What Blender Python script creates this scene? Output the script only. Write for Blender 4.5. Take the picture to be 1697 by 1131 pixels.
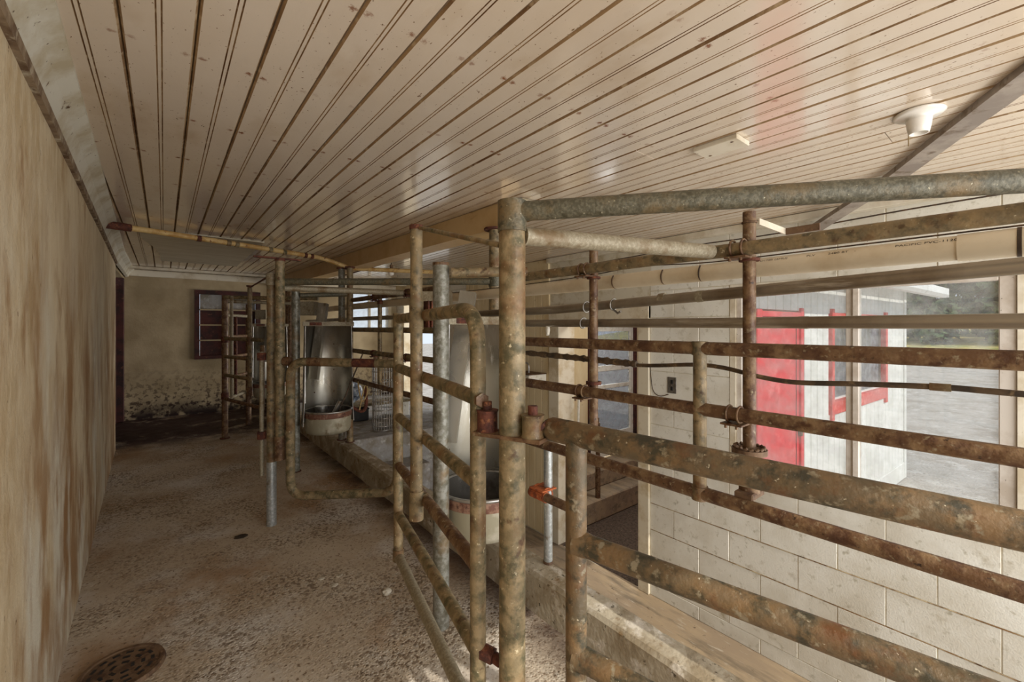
import bpy, bmesh, math, random
from mathutils import Vector, Matrix, noise
rnd = random.Random(7)
sc = bpy.context.scene
for o in list(bpy.data.objects): bpy.data.objects.remove(o)
COL = sc.collection

# ------------------------------------------------------------------ camera
cam_d = bpy.data.cameras.new('camera'); cam = bpy.data.objects.new('camera', cam_d); COL.objects.link(cam)
cam.location = (0, 0, 1.05); cam.rotation_euler = (math.radians(90), 0, math.radians(-39.1))
cam_d.sensor_width = 36.0; cam_d.lens = 36.0 * 710 / 1697; cam_d.shift_y = -22.5 / 1697; cam_d.clip_start = 0.02
sc.camera = cam
# ------------------------------------------------------------------ sky, sun, exposure
w = bpy.data.worlds.new('sky'); sc.world = w; w.use_nodes = True
wn = w.node_tree.nodes; bg = wn['Background']
bg.inputs[0].default_value = (0.80, 0.89, 1.0, 1); bg.inputs[1].default_value = .80
sun_d = bpy.data.lights.new('sun', 'SUN'); sun = bpy.data.objects.new('sun', sun_d); COL.objects.link(sun)
sun_d.energy = 2.4; sun_d.angle = math.radians(0.6); sun_d.color = (1.0, 0.95, 0.86)
sun.rotation_euler = Vector((0.06, 1.0, -0.80)).to_track_quat('-Z', 'Y').to_euler(); sun.location = (5, -6, 8)
def area(name, loc, aim, sx, sy, power, col):
    d = bpy.data.lights.new(name, 'AREA'); d.shape = 'RECTANGLE'; d.size = sx; d.size_y = sy; d.energy = power; d.color = col
    o = bpy.data.objects.new(name, d); COL.objects.link(o); o.location = loc; o.rotation_euler = (Vector(aim) - Vector(loc)).to_track_quat('-Z', 'Y').to_euler(); return o
area('fill_behind_camera', (1.55, -1.25, .70), (1.35, 3.0, .9), 3.0, 1.9, 60, (1.0, .98, .945))          # added fill behind the camera, as if from an open barn end
area('fill_side_door', (5.4, 5.0, .75), (.0, 5.3, 1.15), 1.9, 1.6, 110, (1.0, .96, .90))          # added fill for the far end, sent through the invented side door
area('vestibule_fill', (3.75, 2.35, 1.60), (3.70, 2.45, 0), .35, .35, 14, (1.0, .97, .92))   # added fill brightening the steps behind the doorway; no fixture there
sc.view_settings.view_transform = 'Standard'; sc.view_settings.look = 'None'
sc.view_settings.exposure = 0.38; sc.view_settings.gamma = 1.0; sc.view_settings.use_curve_mapping = False
sc.cycles.max_bounces = 10; sc.cycles.diffuse_bounces = 6; sc.cycles.transparent_max_bounces = 12

# ------------------------------------------------------------------ materials
def S(r, g, b):
    f = lambda c: (c / 255 / 12.92) if c / 255 <= 0.04045 else ((c / 255 + 0.055) / 1.055) ** 2.4
    return (f(r), f(g), f(b), 1)
def mat(name, base, layers=(), rough=0.6, metal=0.0, bump=None, coords='Object', rough_var=None, spec=0.5):
    """layers: (colour, scale, lo, hi, stretch, detail)"""
    m = bpy.data.materials.new(name); m.use_nodes = True
    nt = m.node_tree; N = nt.nodes; L = nt.links; b = N['Principled BSDF']
    geo = N.new('ShaderNodeNewGeometry').outputs['Position']
    col = None; prev = base
    rgb = N.new('ShaderNodeRGB'); rgb.outputs[0].default_value = base; col = rgb.outputs[0]
    for i, ly in enumerate(layers):
        c, scale, lo, hi = ly[:4]; st = ly[4] if len(ly) > 4 else (1, 1, 1); det = ly[5] if len(ly) > 5 else 6
        mp = N.new('ShaderNodeMapping'); mp.inputs['Scale'].default_value = st; mp.inputs['Location'].default_value = (i * 3.7, i * 1.9, i * 5.3)
        L.new(geo, mp.inputs[0])
        no = N.new('ShaderNodeTexNoise'); no.inputs['Scale'].default_value = scale; no.inputs['Detail'].default_value = det; no.inputs['Roughness'].default_value = 0.62
        L.new(mp.outputs[0], no.inputs['Vector'])
        mr = N.new('ShaderNodeMapRange'); mr.inputs[1].default_value = lo; mr.inputs[2].default_value = hi; L.new(no.outputs['Fac'], mr.inputs[0])
        mx = N.new('ShaderNodeMix'); mx.data_type = 'RGBA'; L.new(mr.outputs[0], mx.inputs[0]); L.new(col, mx.inputs[6]); mx.inputs[7].default_value = c
        col = mx.outputs[2]
    L.new(col, b.inputs['Base Color'])
    b.inputs['Roughness'].default_value = rough; b.inputs['Metallic'].default_value = metal
    b.inputs['Specular IOR Level'].default_value = spec
    if rough_var:
        no = N.new('ShaderNodeTexNoise'); no.inputs['Scale'].default_value = rough_var[0]; L.new(geo, no.inputs['Vector'])
        mr = N.new('ShaderNodeMapRange'); mr.inputs[1].default_value = 0.35; mr.inputs[2].default_value = 0.65; mr.inputs[3].default_value = rough_var[1]; mr.inputs[4].default_value = rough_var[2]
        L.new(no.outputs['Fac'], mr.inputs[0]); L.new(mr.outputs[0], b.inputs['Roughness'])
    if bump:
        no = N.new('ShaderNodeTexNoise'); no.inputs['Scale'].default_value = bump[0]; no.inputs['Detail'].default_value = 8; L.new(geo, no.inputs['Vector'])
        bp = N.new('ShaderNodeBump'); bp.inputs['Strength'].default_value = bump[1]; bp.inputs['Distance'].default_value = bump[2] if len(bump) > 2 else 0.01
        L.new(no.outputs['Fac'], bp.inputs['Height']); L.new(bp.outputs[0], b.inputs['Normal'])
    m['nt'] = 1
    return m
M = {}
# pipes: weathered galvanised steel with ochre dirt and rust
M['pipe'] = mat('weathered pipe', S(118, 104, 78), [(S(146, 126, 92), 22, .42, .62), (S(78, 72, 54), 34, .50, .66), (S(104, 70, 38), 12, .52, .68), (S(70, 48, 30), 26, .60, .70), (S(186, 176, 148), 95, .64, .70)], .55, .12, (160, .35, .003), rough_var=(30, .40, .7))
M['ochre'] = mat('ochre dirty pipe', S(120, 106, 78), [(S(148, 130, 98), 26, .42, .60), (S(84, 78, 54), 34, .46, .62), (S(118, 84, 50), 9, .52, .70), (S(80, 54, 34), 26, .60, .70), (S(192, 180, 150), 90, .64, .70)], .58, .08, (160, .35, .003), rough_var=(30, .42, .72))
M['rustpipe'] = mat('rusty rail pipe', S(104, 76, 52), [(S(134, 108, 78), 20, .45, .62), (S(78, 50, 32), 28, .46, .62), (S(146, 132, 106), 70, .58, .68), (S(54, 38, 28), 60, .62, .70)], .52, .15, (170, .4, .003), rough_var=(30, .36, .68))
M['redrust'] = mat('deep red rust', S(98, 52, 36), [(S(64, 32, 24), 40, .42, .6), (S(136, 86, 54), 60, .55, .68)], .8, .05, (200, .6, .004))
M['galv'] = mat('galvanised pipe', S(120, 118, 106), [(S(148, 148, 140), 60, .45, .58), (S(92, 88, 72), 24, .50, .66), (S(128, 104, 70), 8, .54, .72)], .45, .35, (120, .25, .002), rough_var=(30, .35, .6))
M['greengalv'] = mat('spangled galvanised pipe', S(78, 75, 60), [(S(104, 100, 84), 150, .44, .60, (1, 1, 1), 4), (S(112, 94, 64), 10, .5, .66), (S(68, 64, 48), 60, .54, .66), (S(170, 164, 140), 120, .66, .70)], .5, .2, (200, .35, .003))
M['dustgalv'] = mat('dusty galvanised pipe', S(136, 126, 104), [(S(158, 150, 130), 150, .45, .62, (1, 1, 1), 4), (S(114, 94, 66), 14, .52, .66)], .55, .2, (170, .3, .003))
M['gatepipe'] = mat('dark mottled gate pipe', S(96, 84, 64), [(S(120, 96, 66), 12, .42, .60), (S(62, 58, 44), 30, .48, .62), (S(100, 66, 38), 16, .54, .68), (S(138, 128, 106), 46, .58, .66), (S(190, 180, 156), 110, .66, .71)], .5, .15, (170, .35, .003), rough_var=(30, .36, .66))
M['brightgalv'] = mat('clean galvanised pipe', S(168, 172, 172), [(S(196, 200, 200), 90, .5, .6), (S(128, 118, 100), 20, .58, .7)], .35, .6, (120, .15, .002))
M['stainless'] = mat('dull stainless sheet', S(176, 172, 162), [(S(150, 144, 130), 5, .45, .62, (1, 1, .3)), (S(112, 92, 66), 9, .64, .74, (1, 1, .5)), (S(210, 208, 202), 24, .62, .7, (1, 1, .2))], .33, .8, (14, .06, .01), rough_var=(6, .24, .45))
M['bowl'] = mat('painted grey feed bowl', S(160, 154, 132), [(S(188, 182, 164), 9, .48, .62), (S(120, 104, 76), 12, .58, .7)], .5, .2, (60, .15, .002))
M['rim'] = mat('stainless rim', S(170, 168, 164), [(S(140, 132, 120), 20, .5, .65)], .3, .8)
M['bowlin'] = mat('dark bowl inside', S(86, 82, 76), [(S(56, 48, 40), 9, .5, .65), (S(120, 116, 110), 20, .6, .7)], .5, .3)
M['band'] = mat('rusted bowl band', S(112, 74, 58), [(S(150, 116, 96), 24, .48, .6), (S(66, 36, 28), 30, .55, .66)], .7)
M['orange'] = mat('orange rusted clamp', S(176, 92, 46), [(S(120, 58, 30), 40, .48, .6), (S(196, 130, 90), 60, .6, .68)], .75, 0, (160, .5, .003))
M['pvc'] = mat('cream plastic pipe', S(218, 206, 182), [(S(196, 178, 148), 5, .45, .65), (S(130, 96, 56), 9, .66, .76), (S(110, 78, 44), 60, .70, .76)], .42, 0, (40, .08, .002))
M['milk'] = mat('brushed steel tube', S(150, 140, 124), [(S(118, 104, 86), 4, .45, .62), (S(176, 168, 154), 30, .58, .66, (1, .1, 1))], .34, .55, (60, .1, .001))
M['hose'] = mat('old rubber hose', S(92, 74, 54), [(S(60, 50, 40), 20, .45, .6), (S(128, 106, 76), 34, .56, .66)], .75, 0, (120, .4, .003))
M['dark'] = mat('dark wire', S(58, 44, 32), [(S(90, 66, 44), 30, .5, .6)], .7)
M['rope'] = mat('old rope', S(170, 146, 100), [(S(120, 98, 62), 60, .45, .6)], .9, 0, (300, .6, .003))
M['whiteplastic'] = mat('white plastic', S(222, 218, 206), [(S(196, 188, 168), 20, .5, .66)], .35)
M['black'] = mat('black plastic', S(26, 24, 24), [(S(44, 40, 38), 12, .5, .65)], .5)
M['bluebag'] = mat('blue grey plastic sheet', S(120, 132, 150), [(S(190, 198, 208), 18, .5, .6), (S(64, 70, 84), 22, .52, .64)], .3)
M['ink'] = mat('dark print ink', S(46, 34, 24), [], .7)
M['groove'] = mat('dirt in the board grooves', S(164, 136, 100), [(S(118, 86, 54), 5, .48, .62, (1, .4, 1)), (S(186, 164, 132), 30, .52, .66)], .7)
M['yellowpipe'] = mat('yellowed cream pipe', S(206, 176, 120), [(S(176, 136, 76), 14, .45, .62), (S(120, 80, 44), 40, .60, .68)], .5)
M['grime'] = mat('dark grime', S(62, 48, 32), [(S(40, 30, 20), 20, .45, .6)], .95)
# painted wood
M['cream'] = mat('cream painted beam', S(206, 176, 128), [(S(190, 156, 106), 3, .45, .65), (S(140, 104, 60), 12, .66, .76, (1, .2, 1))], .5, 0, (30, .1, .003))
M['whitewood'] = mat('white painted trim', S(216, 208, 190), [(S(190, 176, 150), 5, .45, .62), (S(92, 70, 46), 26, .68, .72, (1, 1, 1)), (S(120, 94, 62), 60, .69, .73)], .5, 0, (40, .15, .003))
M['chipped'] = mat('chipped trim', S(208, 204, 190), [(S(182, 170, 144), 6, .45, .62), (S(92, 68, 44), 20, .66, .70), (S(80, 58, 38), 70, .66, .7)], .5, 0, (60, .1, .003))
M['ply'] = mat('white plywood', S(198, 190, 170), [(S(182, 172, 148), 2.5, .42, .62, (1, 8, 1)), (S(170, 158, 132), 30, .56, .66, (.3, 4, 1))], .55)
M['beige'] = mat('beige siding', S(214, 196, 158), [(S(200, 178, 136), 4, .45, .62, (1, 1, .3)), (S(128, 100, 64), 60, .70, .76), (S(160, 132, 92), 9, .64, .76)], .6, 0, (50, .1, .002))
M['doorframe'] = mat('door frame paint', S(212, 202, 180), [(S(188, 170, 138), 6, .48, .64), (S(96, 72, 48), 40, .69, .73)], .5, 0, (40, .12, .003))
M['maroon'] = mat('dark maroon boards', S(74, 30, 24), [(S(42, 18, 16), 7, .42, .6), (S(104, 62, 42), 26, .6, .7)], .75, 0, (60, .3, .003))
M['redpaint'] = mat('red barn paint', S(212, 66, 70), [(S(228, 112, 112), 8, .52, .68), (S(198, 54, 60), 14, .5, .66), (S(240, 200, 196), 50, .70, .75)], .5)
M['redtrim'] = mat('faded red trim', S(206, 62, 56), [(S(228, 120, 110), 20, .5, .66)], .6)
M['block'] = mat('white painted block', S(222, 219, 208), [(S(205, 199, 184), 3, .42, .62), (S(180, 174, 156), 20, .58, .7), (S(96, 88, 72), 130, .67, .71), (S(84, 76, 62), 45, .70, .73), (S(160, 148, 122), 6, .62, .78)], .55, 0, (110, .35, .003))
M['dirtline'] = mat('grimy joint', S(186, 170, 138), [(S(134, 102, 64), 7, .42, .58), (S(92, 68, 44), 26, .5, .66)], .9, 0, (80, .4, .004))
M['rotten'] = mat('rotted batten', S(136, 116, 92), [(S(92, 68, 46), 12, .42, .6), (S(176, 164, 142), 18, .54, .66)], .85, 0, (60, .5, .005))
M['mortar'] = mat('dirty mortar', S(206, 198, 178), [(S(182, 168, 138), 9, .48, .64), (S(132, 108, 76), 5, .60, .72)], .85, 0, (120, .4, .003))
M['curb'] = mat('concrete curb', S(168, 158, 138), [(S(142, 128, 104), 6, .45, .6), (S(198, 190, 176), 14, .54, .66), (S(80, 70, 52), 45, .62, .68, (1, 1, 1)), (S(120, 96, 62), 16, .6, .72)], .85, 0, (60, .5, .006))
M['pit'] = mat('brown pit concrete', S(138, 120, 98), [(S(156, 136, 108), 5, .42, .6, (1, .25, 1)), (S(112, 98, 80), 12, .5, .66, (1, .2, 1)), (S(90, 74, 58), 26, .64, .70), (S(164, 152, 134), 40, .6, .7, (1, .2, 1))], .7, 0, (40, .25, .004))
M['slab'] = mat('grey concrete', S(150, 148, 146), [(S(126, 118, 104), 6, .46, .62), (S(176, 174, 170), 14, .55, .66)], .8, 0, (50, .3, .004))
M['gravelfloor'] = mat('dark gravel floor', S(92, 76, 62), [(S(64, 50, 40), 40, .45, .58), (S(130, 112, 94), 60, .6, .68)], .9, 0, (90, .9, .01))
M['siding'] = mat('white painted siding', S(232, 232, 228), [(S(216, 216, 210), 3, .45, .62), (S(196, 194, 186), 26, .62, .7, (1, 1, .2))], .55)
M['gravel'] = mat('pale gravel yard', S(172, 165, 156), [(S(150, 141, 130), 1.1, .50, .60), (S(190, 184, 176), 3.5, .52, .62), (S(146, 136, 124), 14, .54, .66), (S(196, 190, 182), 40, .6, .68)], .95, 0, (30, .7, .03))
M['drygrass'] = mat('dry roadside grass', S(190, 170, 92), [(S(140, 146, 72), .5, .45, .6), (S(206, 190, 130), 2, .5, .65)], .9)
M['asphalt'] = mat('blue grey asphalt', S(104, 112, 122), [(S(124, 130, 138), .6, .45, .6)], .8)
M['leaf'] = mat('leaves', S(84, 104, 70), [(S(128, 146, 98), .9, .42, .58), (S(58, 78, 58), .5, .5, .62)], .6)
M['bark'] = mat('bark', S(90, 76, 60), [(S(64, 52, 40), 6, .45, .6)], .9)
M['alu'] = mat('aluminium window frame', S(206, 198, 188), [(S(184, 172, 158), 8, .45, .64), (S(70, 52, 36), 60, .68, .72)], .4, .0, (40, .08, .002))
M['roof'] = mat('grey metal roof', S(150, 152, 156), [(S(130, 130, 130), 3, .45, .62)], .5, .3)
M['gutter'] = mat('white gutter', S(236, 236, 232), [(S(210, 208, 200), 8, .55, .68)], .4)
M['porcelain'] = mat('white porcelain', S(236, 232, 224), [(S(206, 196, 180), 9, .55, .7)], .2)
M['brass'] = mat('bead chain', S(150, 130, 96), [], .4, .8)
M['outlet'] = mat('grey metal cover plate', S(112, 106, 98), [(S(92, 84, 74), 30, .5, .6)], .45, .4)
M['strap'] = mat('dusty sheet metal strip', S(150, 140, 132), [(S(176, 166, 156), 6, .45, .6, (1, 1, 1)), (S(120, 104, 88), 18, .55, .68)], .5, .4, (60, .1, .002))
M['stone'] = mat('pale stone', S(196, 188, 172), [(S(150, 138, 118), 30, .48, .62)], .85, 0, (60, .4, .004))
M['cast'] = mat('rusted iron', S(116, 92, 70), [(S(84, 62, 46), 24, .45, .6), (S(136, 108, 80), 40, .58, .68)], .7, .3, (120, .4, .003))

def principled(m): return m.node_tree.nodes['Principled BSDF']
def glass_mat(name, tint, gloss=.06, dirt=(S(226, 230, 232), .15), rough=.02):
    m = bpy.data.materials.new(name); m.use_nodes = True; nt = m.node_tree; N = nt.nodes; L = nt.links
    N.remove(N['Principled BSDF']); out = N['Material Output']
    tr = N.new('ShaderNodeBsdfTransparent'); tr.inputs[0].default_value = tint
    gl = N.new('ShaderNodeBsdfGlossy'); gl.inputs['Roughness'].default_value = rough
    df = N.new('ShaderNodeBsdfDiffuse'); df.inputs[0].default_value = dirt[0]
    tc = N.new('ShaderNodeTexCoord'); no = N.new('ShaderNodeTexNoise'); no.inputs['Scale'].default_value = 9; no.inputs['Detail'].default_value = 8
    L.new(tc.outputs['Object'], no.inputs['Vector'])
    mr = N.new('ShaderNodeMapRange'); mr.inputs[1].default_value = .35; mr.inputs[2].default_value = .8; mr.inputs[3].default_value = dirt[1] * .4; mr.inputs[4].default_value = dirt[1] * 2.2
    L.new(no.outputs['Fac'], mr.inputs[0])
    m1 = N.new('ShaderNodeMixShader'); m1.inputs[0].default_value = gloss; L.new(tr.outputs[0], m1.inputs[1]); L.new(gl.outputs[0], m1.inputs[2])
    m2 = N.new('ShaderNodeMixShader'); L.new(mr.outputs[0], m2.inputs[0]); L.new(m1.outputs[0], m2.inputs[1]); L.new(df.outputs[0], m2.inputs[2])
    L.new(m2.outputs[0], out.inputs[0]); return m
M['glass'] = glass_mat('dusty hazed window glass', (.97, .98, .98, 1))  # dust film, made stronger to imitate the haze at the window
M['greyglass'] = glass_mat('grey grimy glass', (.66, .68, .70, 1), .10, (S(186, 188, 194), .26), .08)

def node_kit(m):
    nt = m.node_tree; N = nt.nodes; L = nt.links
    def math_(op, a, b=None):
        n = N.new('ShaderNodeMath'); n.operation = op
        for i, v in enumerate((a, b)):
            if v is None: continue
            if isinstance(v, (int, float)): n.inputs[i].default_value = v
            else: L.new(v, n.inputs[i])
        return n.outputs[0]
    def noise_(vec, scale, detail=6, st=(1, 1, 1), loc=(0, 0, 0)):
        mp = N.new('ShaderNodeMapping'); mp.inputs['Scale'].default_value = st; mp.inputs['Location'].default_value = loc; L.new(vec, mp.inputs[0])
        n = N.new('ShaderNodeTexNoise'); n.inputs['Scale'].default_value = scale; n.inputs['Detail'].default_value = detail; n.inputs['Roughness'].default_value = .6
        L.new(mp.outputs[0], n.inputs['Vector']); return n.outputs['Fac']
    def rng(v, lo, hi, a=0., b=1.):
        n = N.new('ShaderNodeMapRange'); n.inputs[1].default_value = lo; n.inputs[2].default_value = hi; n.inputs[3].default_value = a; n.inputs[4].default_value = b
        L.new(v, n.inputs[0]); return n.outputs[0]
    def mix(fac, a, b):
        n = N.new('ShaderNodeMix'); n.data_type = 'RGBA'; L.new(fac, n.inputs[0])
        for i, v in ((6, a), (7, b)):
            if isinstance(v, tuple): n.inputs[i].default_value = v
            else: L.new(v, n.inputs[i])
        return n.outputs[2]
    return N, L, math_, noise_, rng, mix
PITCH = 0.131; X0 = -0.205; ZC = 1.71
def ceiling_mat():
    m = bpy.data.materials.new('glossy cream ceiling paint'); m.use_nodes = True
    N, L, ma, no, rg, mx = node_kit(m); b = principled(m)
    tc = N.new('ShaderNodeTexCoord'); g = N.new('ShaderNodeNewGeometry'); P = g.outputs['Position']
    sx = N.new('ShaderNodeSeparateXYZ'); L.new(P, sx.inputs[0]); x, y = sx.outputs[0], sx.outputs[1]
    col = mx(rg(no(P, 1.6, 4, (1, .5, 1)), .4, .62), S(222, 209, 193), S(214, 198, 178))
    col = mx(rg(no(P, 4, 5, (1, .5, 1), (3, 0, 0)), .56, .8), col, S(196, 174, 146))
    # a few old repainted patches (paler)
    col = mx(rg(no(P, 2.0, 6, (1, .55, 1), (9.3, 4, 0)), .690, .700), col, S(226, 218, 206))
    # fly specks and paint chips
    col = mx(rg(no(P, 150, 2, (1, .6, 1), (1, 7, 0)), .70, .74), col, S(118, 90, 60))
    col = mx(rg(no(P, 60, 5, (1, .4, 1), (4, 2, 0)), .70, .73), col, S(116, 88, 58))
    col = mx(ma('MULTIPLY', rg(x, .9, 1.9, 0, 1), rg(no(P, 90, 5, (1, .5, 1), (2, 6, 0)), .64, .70)), col, S(140, 114, 84))
    # rust bleeding from the nails along each joist: nails sit beside the board joints
    fx = ma('FRACT', ma('DIVIDE', ma('SUBTRACT', x, X0), PITCH)); dx = ma('MULTIPLY', ma('ABSOLUTE', ma('SUBTRACT', ma('ABSOLUTE', ma('SUBTRACT', fx, .5)), .38)), PITCH)
    fy = ma('FRACT', ma('DIVIDE', ma('ADD', y, .12), .405)); dy = ma('MULTIPLY', ma('ABSOLUTE', ma('SUBTRACT', fy, .5)), .405)
    d = ma('SQRT', ma('ADD', ma('MULTIPLY', dx, dx), ma('MULTIPLY', dy, dy)))
    jit = rg(no(P, 120, 4), .3, .7, -.006, .006)
    keep = rg(no(P, 4.0, 2, (1, 1, 1), (8, 8, 0)), .38, .60, 0, 1)
    keep = ma('MULTIPLY', keep, rg(x, 1.15, 1.6, 1, .18))
    spot = ma('MULTIPLY', rg(ma('ADD', d, jit), .003, .0105, 1, 0), keep)
    col = mx(spot, col, S(128, 66, 16))
    L.new(col, b.inputs['Base Color'])
    L.new(rg(no(P, 5, 5, (1, .4, 1)), .35, .7, .11, .24), b.inputs['Roughness'])
    b.inputs['Specular IOR Level'].default_value = .8; b.inputs['Coat Weight'].default_value = .7; b.inputs['Coat Roughness'].default_value = .10
    bp = N.new('ShaderNodeBump'); bp.inputs['Strength'].default_value = .15; bp.inputs['Distance'].default_value = .006
    L.new(ma('ADD', no(P, 22, 6, (1, .5, 1)), ma('MULTIPLY', no(P, 4.5, 3), 1.6)), bp.inputs['Height']); L.new(bp.outputs[0], b.inputs['Normal'])
    return m
M['ceiling'] = ceiling_mat()
def plaster_mat():
    m = bpy.data.materials.new('streaked stained plaster'); m.use_nodes = True
    N, L, ma, no, rg, mx = node_kit(m); b = principled(m)
    g = N.new('ShaderNodeNewGeometry'); P = g.outputs['Position']
    sx = N.new('ShaderNodeSeparateXYZ'); L.new(P, sx.inputs[0]); z = sx.outputs[2]
    col = mx(rg(no(P, 2.2, 7, (1, 1, .8)), .38, .62), S(212, 196, 166), S(190, 168, 132))
    col = mx(rg(no(P, 26, 8, (1, 1, .4)), .44, .76), col, S(218, 204, 176))
    # brown run-down stains and pale washed streaks in the lower half
    low = rg(z, 1.5, .85, 0, 1)
    col = mx(ma('MULTIPLY', low, rg(no(P, 1.9, 9, (1, 1, .55), (6.4, 2, 1)), .46, .58)), col, S(152, 116, 76))
    col = mx(ma('MULTIPLY', low, rg(no(P, 2.6, 9, (1, 1, .42), (2, 9.4, 4)), .49, .60)), col, S(216, 210, 192))
    col = mx(ma('MULTIPLY', rg(z, 1.1, .55, 0, 1), rg(no(P, 4.0, 9, (1, 1, .5), (3, 5, 4)), .50, .62)), col, S(160, 126, 88))
    col = mx(rg(no(P, 9, 9, (1, 1, .45), (5, 1, 2)), .56, .74), col, S(156, 122, 84))
    col = mx(rg(no(P, 50, 5, (1, 1, .6), (1, 3, 2)), .69, .73), col, S(96, 68, 42))
    L.new(col, b.inputs['Base Color']); b.inputs['Roughness'].default_value = .62
    bp = N.new('ShaderNodeBump'); bp.inputs['Strength'].default_value = .35; bp.inputs['Distance'].default_value = .008
    L.new(ma('ADD', no(P, 26, 8, (1, 1, .6)), no(P, 110, 4)), bp.inputs['Height']); L.new(bp.outputs[0], b.inputs['Normal'])
    return m
M['plaster'] = plaster_mat()
def endwall_mat():
    m = bpy.data.materials.new('grubby cream end wall'); m.use_nodes = True
    N, L, ma, no, rg, mx = node_kit(m); b = principled(m)
    g = N.new('ShaderNodeNewGeometry'); P = g.outputs['Position']
    sx = N.new('ShaderNodeSeparateXYZ'); L.new(P, sx.inputs[0]); z = sx.outputs[2]
    col = mx(rg(no(P, 1.7, 5), .4, .62), S(184, 166, 134), S(154, 136, 104))
    col = mx(rg(no(P, 1.1, 3, (1, 1, .6), (3, 2, 4)), .54, .7), col, S(128, 112, 82))
    low = rg(z, .62, .12, 0, 1)
    col = mx(ma('MULTIPLY', low, rg(no(P, 20, 6), .50, .58)), col, S(58, 36, 20))
    col = mx(ma('MULTIPLY', rg(z, .24, .02, 0, 1), rg(no(P, 7, 6), .40, .52)), col, S(40, 20, 12))
    L.new(col, b.inputs['Base Color']); b.inputs['Roughness'].default_value = .75
    bp = N.new('ShaderNodeBump'); bp.inputs['Strength'].default_value = .3; L.new(no(P, 40, 7), bp.inputs['Height']); bp.inputs['Distance'].default_value = .006; L.new(bp.outputs[0], b.inputs['Normal'])
    return m
M['endwall'] = endwall_mat()
def floor_mat():
    m = bpy.data.materials.new('worn aggregate concrete'); m.use_nodes = True
    N, L, ma, no, rg, mx = node_kit(m); b = principled(m)
    g = N.new('ShaderNodeNewGeometry'); P = g.outputs['Position']
    sx = N.new('ShaderNodeSeparateXYZ'); L.new(P, sx.inputs[0]); y = sx.outputs[1]; x = sx.outputs[0]
    vo = N.new('ShaderNodeTexVoronoi'); vo.inputs['Scale'].default_value = 100; L.new(P, vo.inputs['Vector'])
    col = mx(rg(no(P, 1.4, 5), .38, .62), S(188, 175, 156), S(166, 147, 124))
    col = mx(rg(no(P, 2.6, 5, (1, 1, 1), (7, 3, 0)), .50, .66), col, S(198, 192, 184))
    col = mx(rg(no(P, 1.9, 6, (1, .6, 1), (2, 8, 0)), .54, .68), col, S(150, 118, 84))
    sep = N.new('ShaderNodeSeparateColor'); L.new(vo.outputs['Color'], sep.inputs[0])
    worn = rg(no(P, 2.0, 4, (1, 1, 1), (11, 5, 0)), .42, .60)
    col = mx(ma('MULTIPLY', ma('MULTIPLY', worn, rg(sep.outputs[0], .66, .74)), .8), col, S(108, 90, 70))
    col = mx(ma('MULTIPLY', ma('MULTIPLY', worn, rg(sep.outputs[1], .86, .90)), .5), col, S(196, 188, 174))
    col = mx(rg(no(P, 85, 5, (1, 1, 1), (4, 4, 0)), .57, .66), col, S(118, 98, 76))
    # dried muck at the far end and along the foot of the curb
    muck = ma('ADD', rg(y, 4.7, 5.3, 0, 1.3), rg(x, .88, 1.04, 0, .8))
    col = mx(ma('MULTIPLY', muck, rg(no(P, 3.5, 6, (1, 1, 1), (1, 1, 5)), .32, .50)), col, S(52, 26, 16))
    L.new(col, b.inputs['Base Color']); L.new(rg(no(P, 6, 4), .4, .65, .62, .88), b.inputs['Roughness'])
    bp = N.new('ShaderNodeBump'); bp.inputs['Strength'].default_value = .6; bp.inputs['Distance'].default_value = .006
    L.new(ma('ADD', ma('MULTIPLY', rg(vo.outputs['Distance'], 0, .5, 1, 0), worn), no(P, 30, 8)), bp.inputs['Height']); L.new(bp.outputs[0], b.inputs['Normal'])
    return m
M['floor'] = floor_mat()

# ------------------------------------------------------------------ mesh helpers
ORG = {}
def thing(name, label, cat, loc, group=None, kind=None):
    o = bpy.data.objects.new(name, None); COL.objects.link(o); o.location = loc; o.empty_display_size = .05
    if label: o['label'] = label
    if cat: o['category'] = cat
    if group: o['group'] = group
    if kind: o['kind'] = kind
    ORG[o.name] = Vector(loc); return o
def mk(name, verts, faces, m, parent=None, smooth=None, label=None, cat=None, group=None, kind=None, org=None):
    vs = [Vector(v) for v in verts]
    if org is None:
        lo = Vector([min(v[i] for v in vs) for i in range(3)]); hi = Vector([max(v[i] for v in vs) for i in range(3)])
        org = Vector(((lo.x + hi.x) / 2, (lo.y + hi.y) / 2, lo.z))
    org = Vector(org)
    me = bpy.data.meshes.new(name); me.from_pydata([tuple(v - org) for v in vs], [], faces)
    if smooth is not None:
        me.polygons.foreach_set('use_smooth', [bool(smooth if isinstance(smooth, bool) else smooth[i]) for i in range(len(faces))])
    me.materials.append(M[m] if isinstance(m, str) else m); me.update()
    o = bpy.data.objects.new(name, me); COL.objects.link(o)
    if parent: o.parent = parent; o.location = org - ORG[parent.name]
    else: o.location = org
    ORG[o.name] = org
    if label: o['label'] = label
    if cat: o['category'] = cat
    if group: o['group'] = group
    if kind: o['kind'] = kind
    return o
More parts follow.
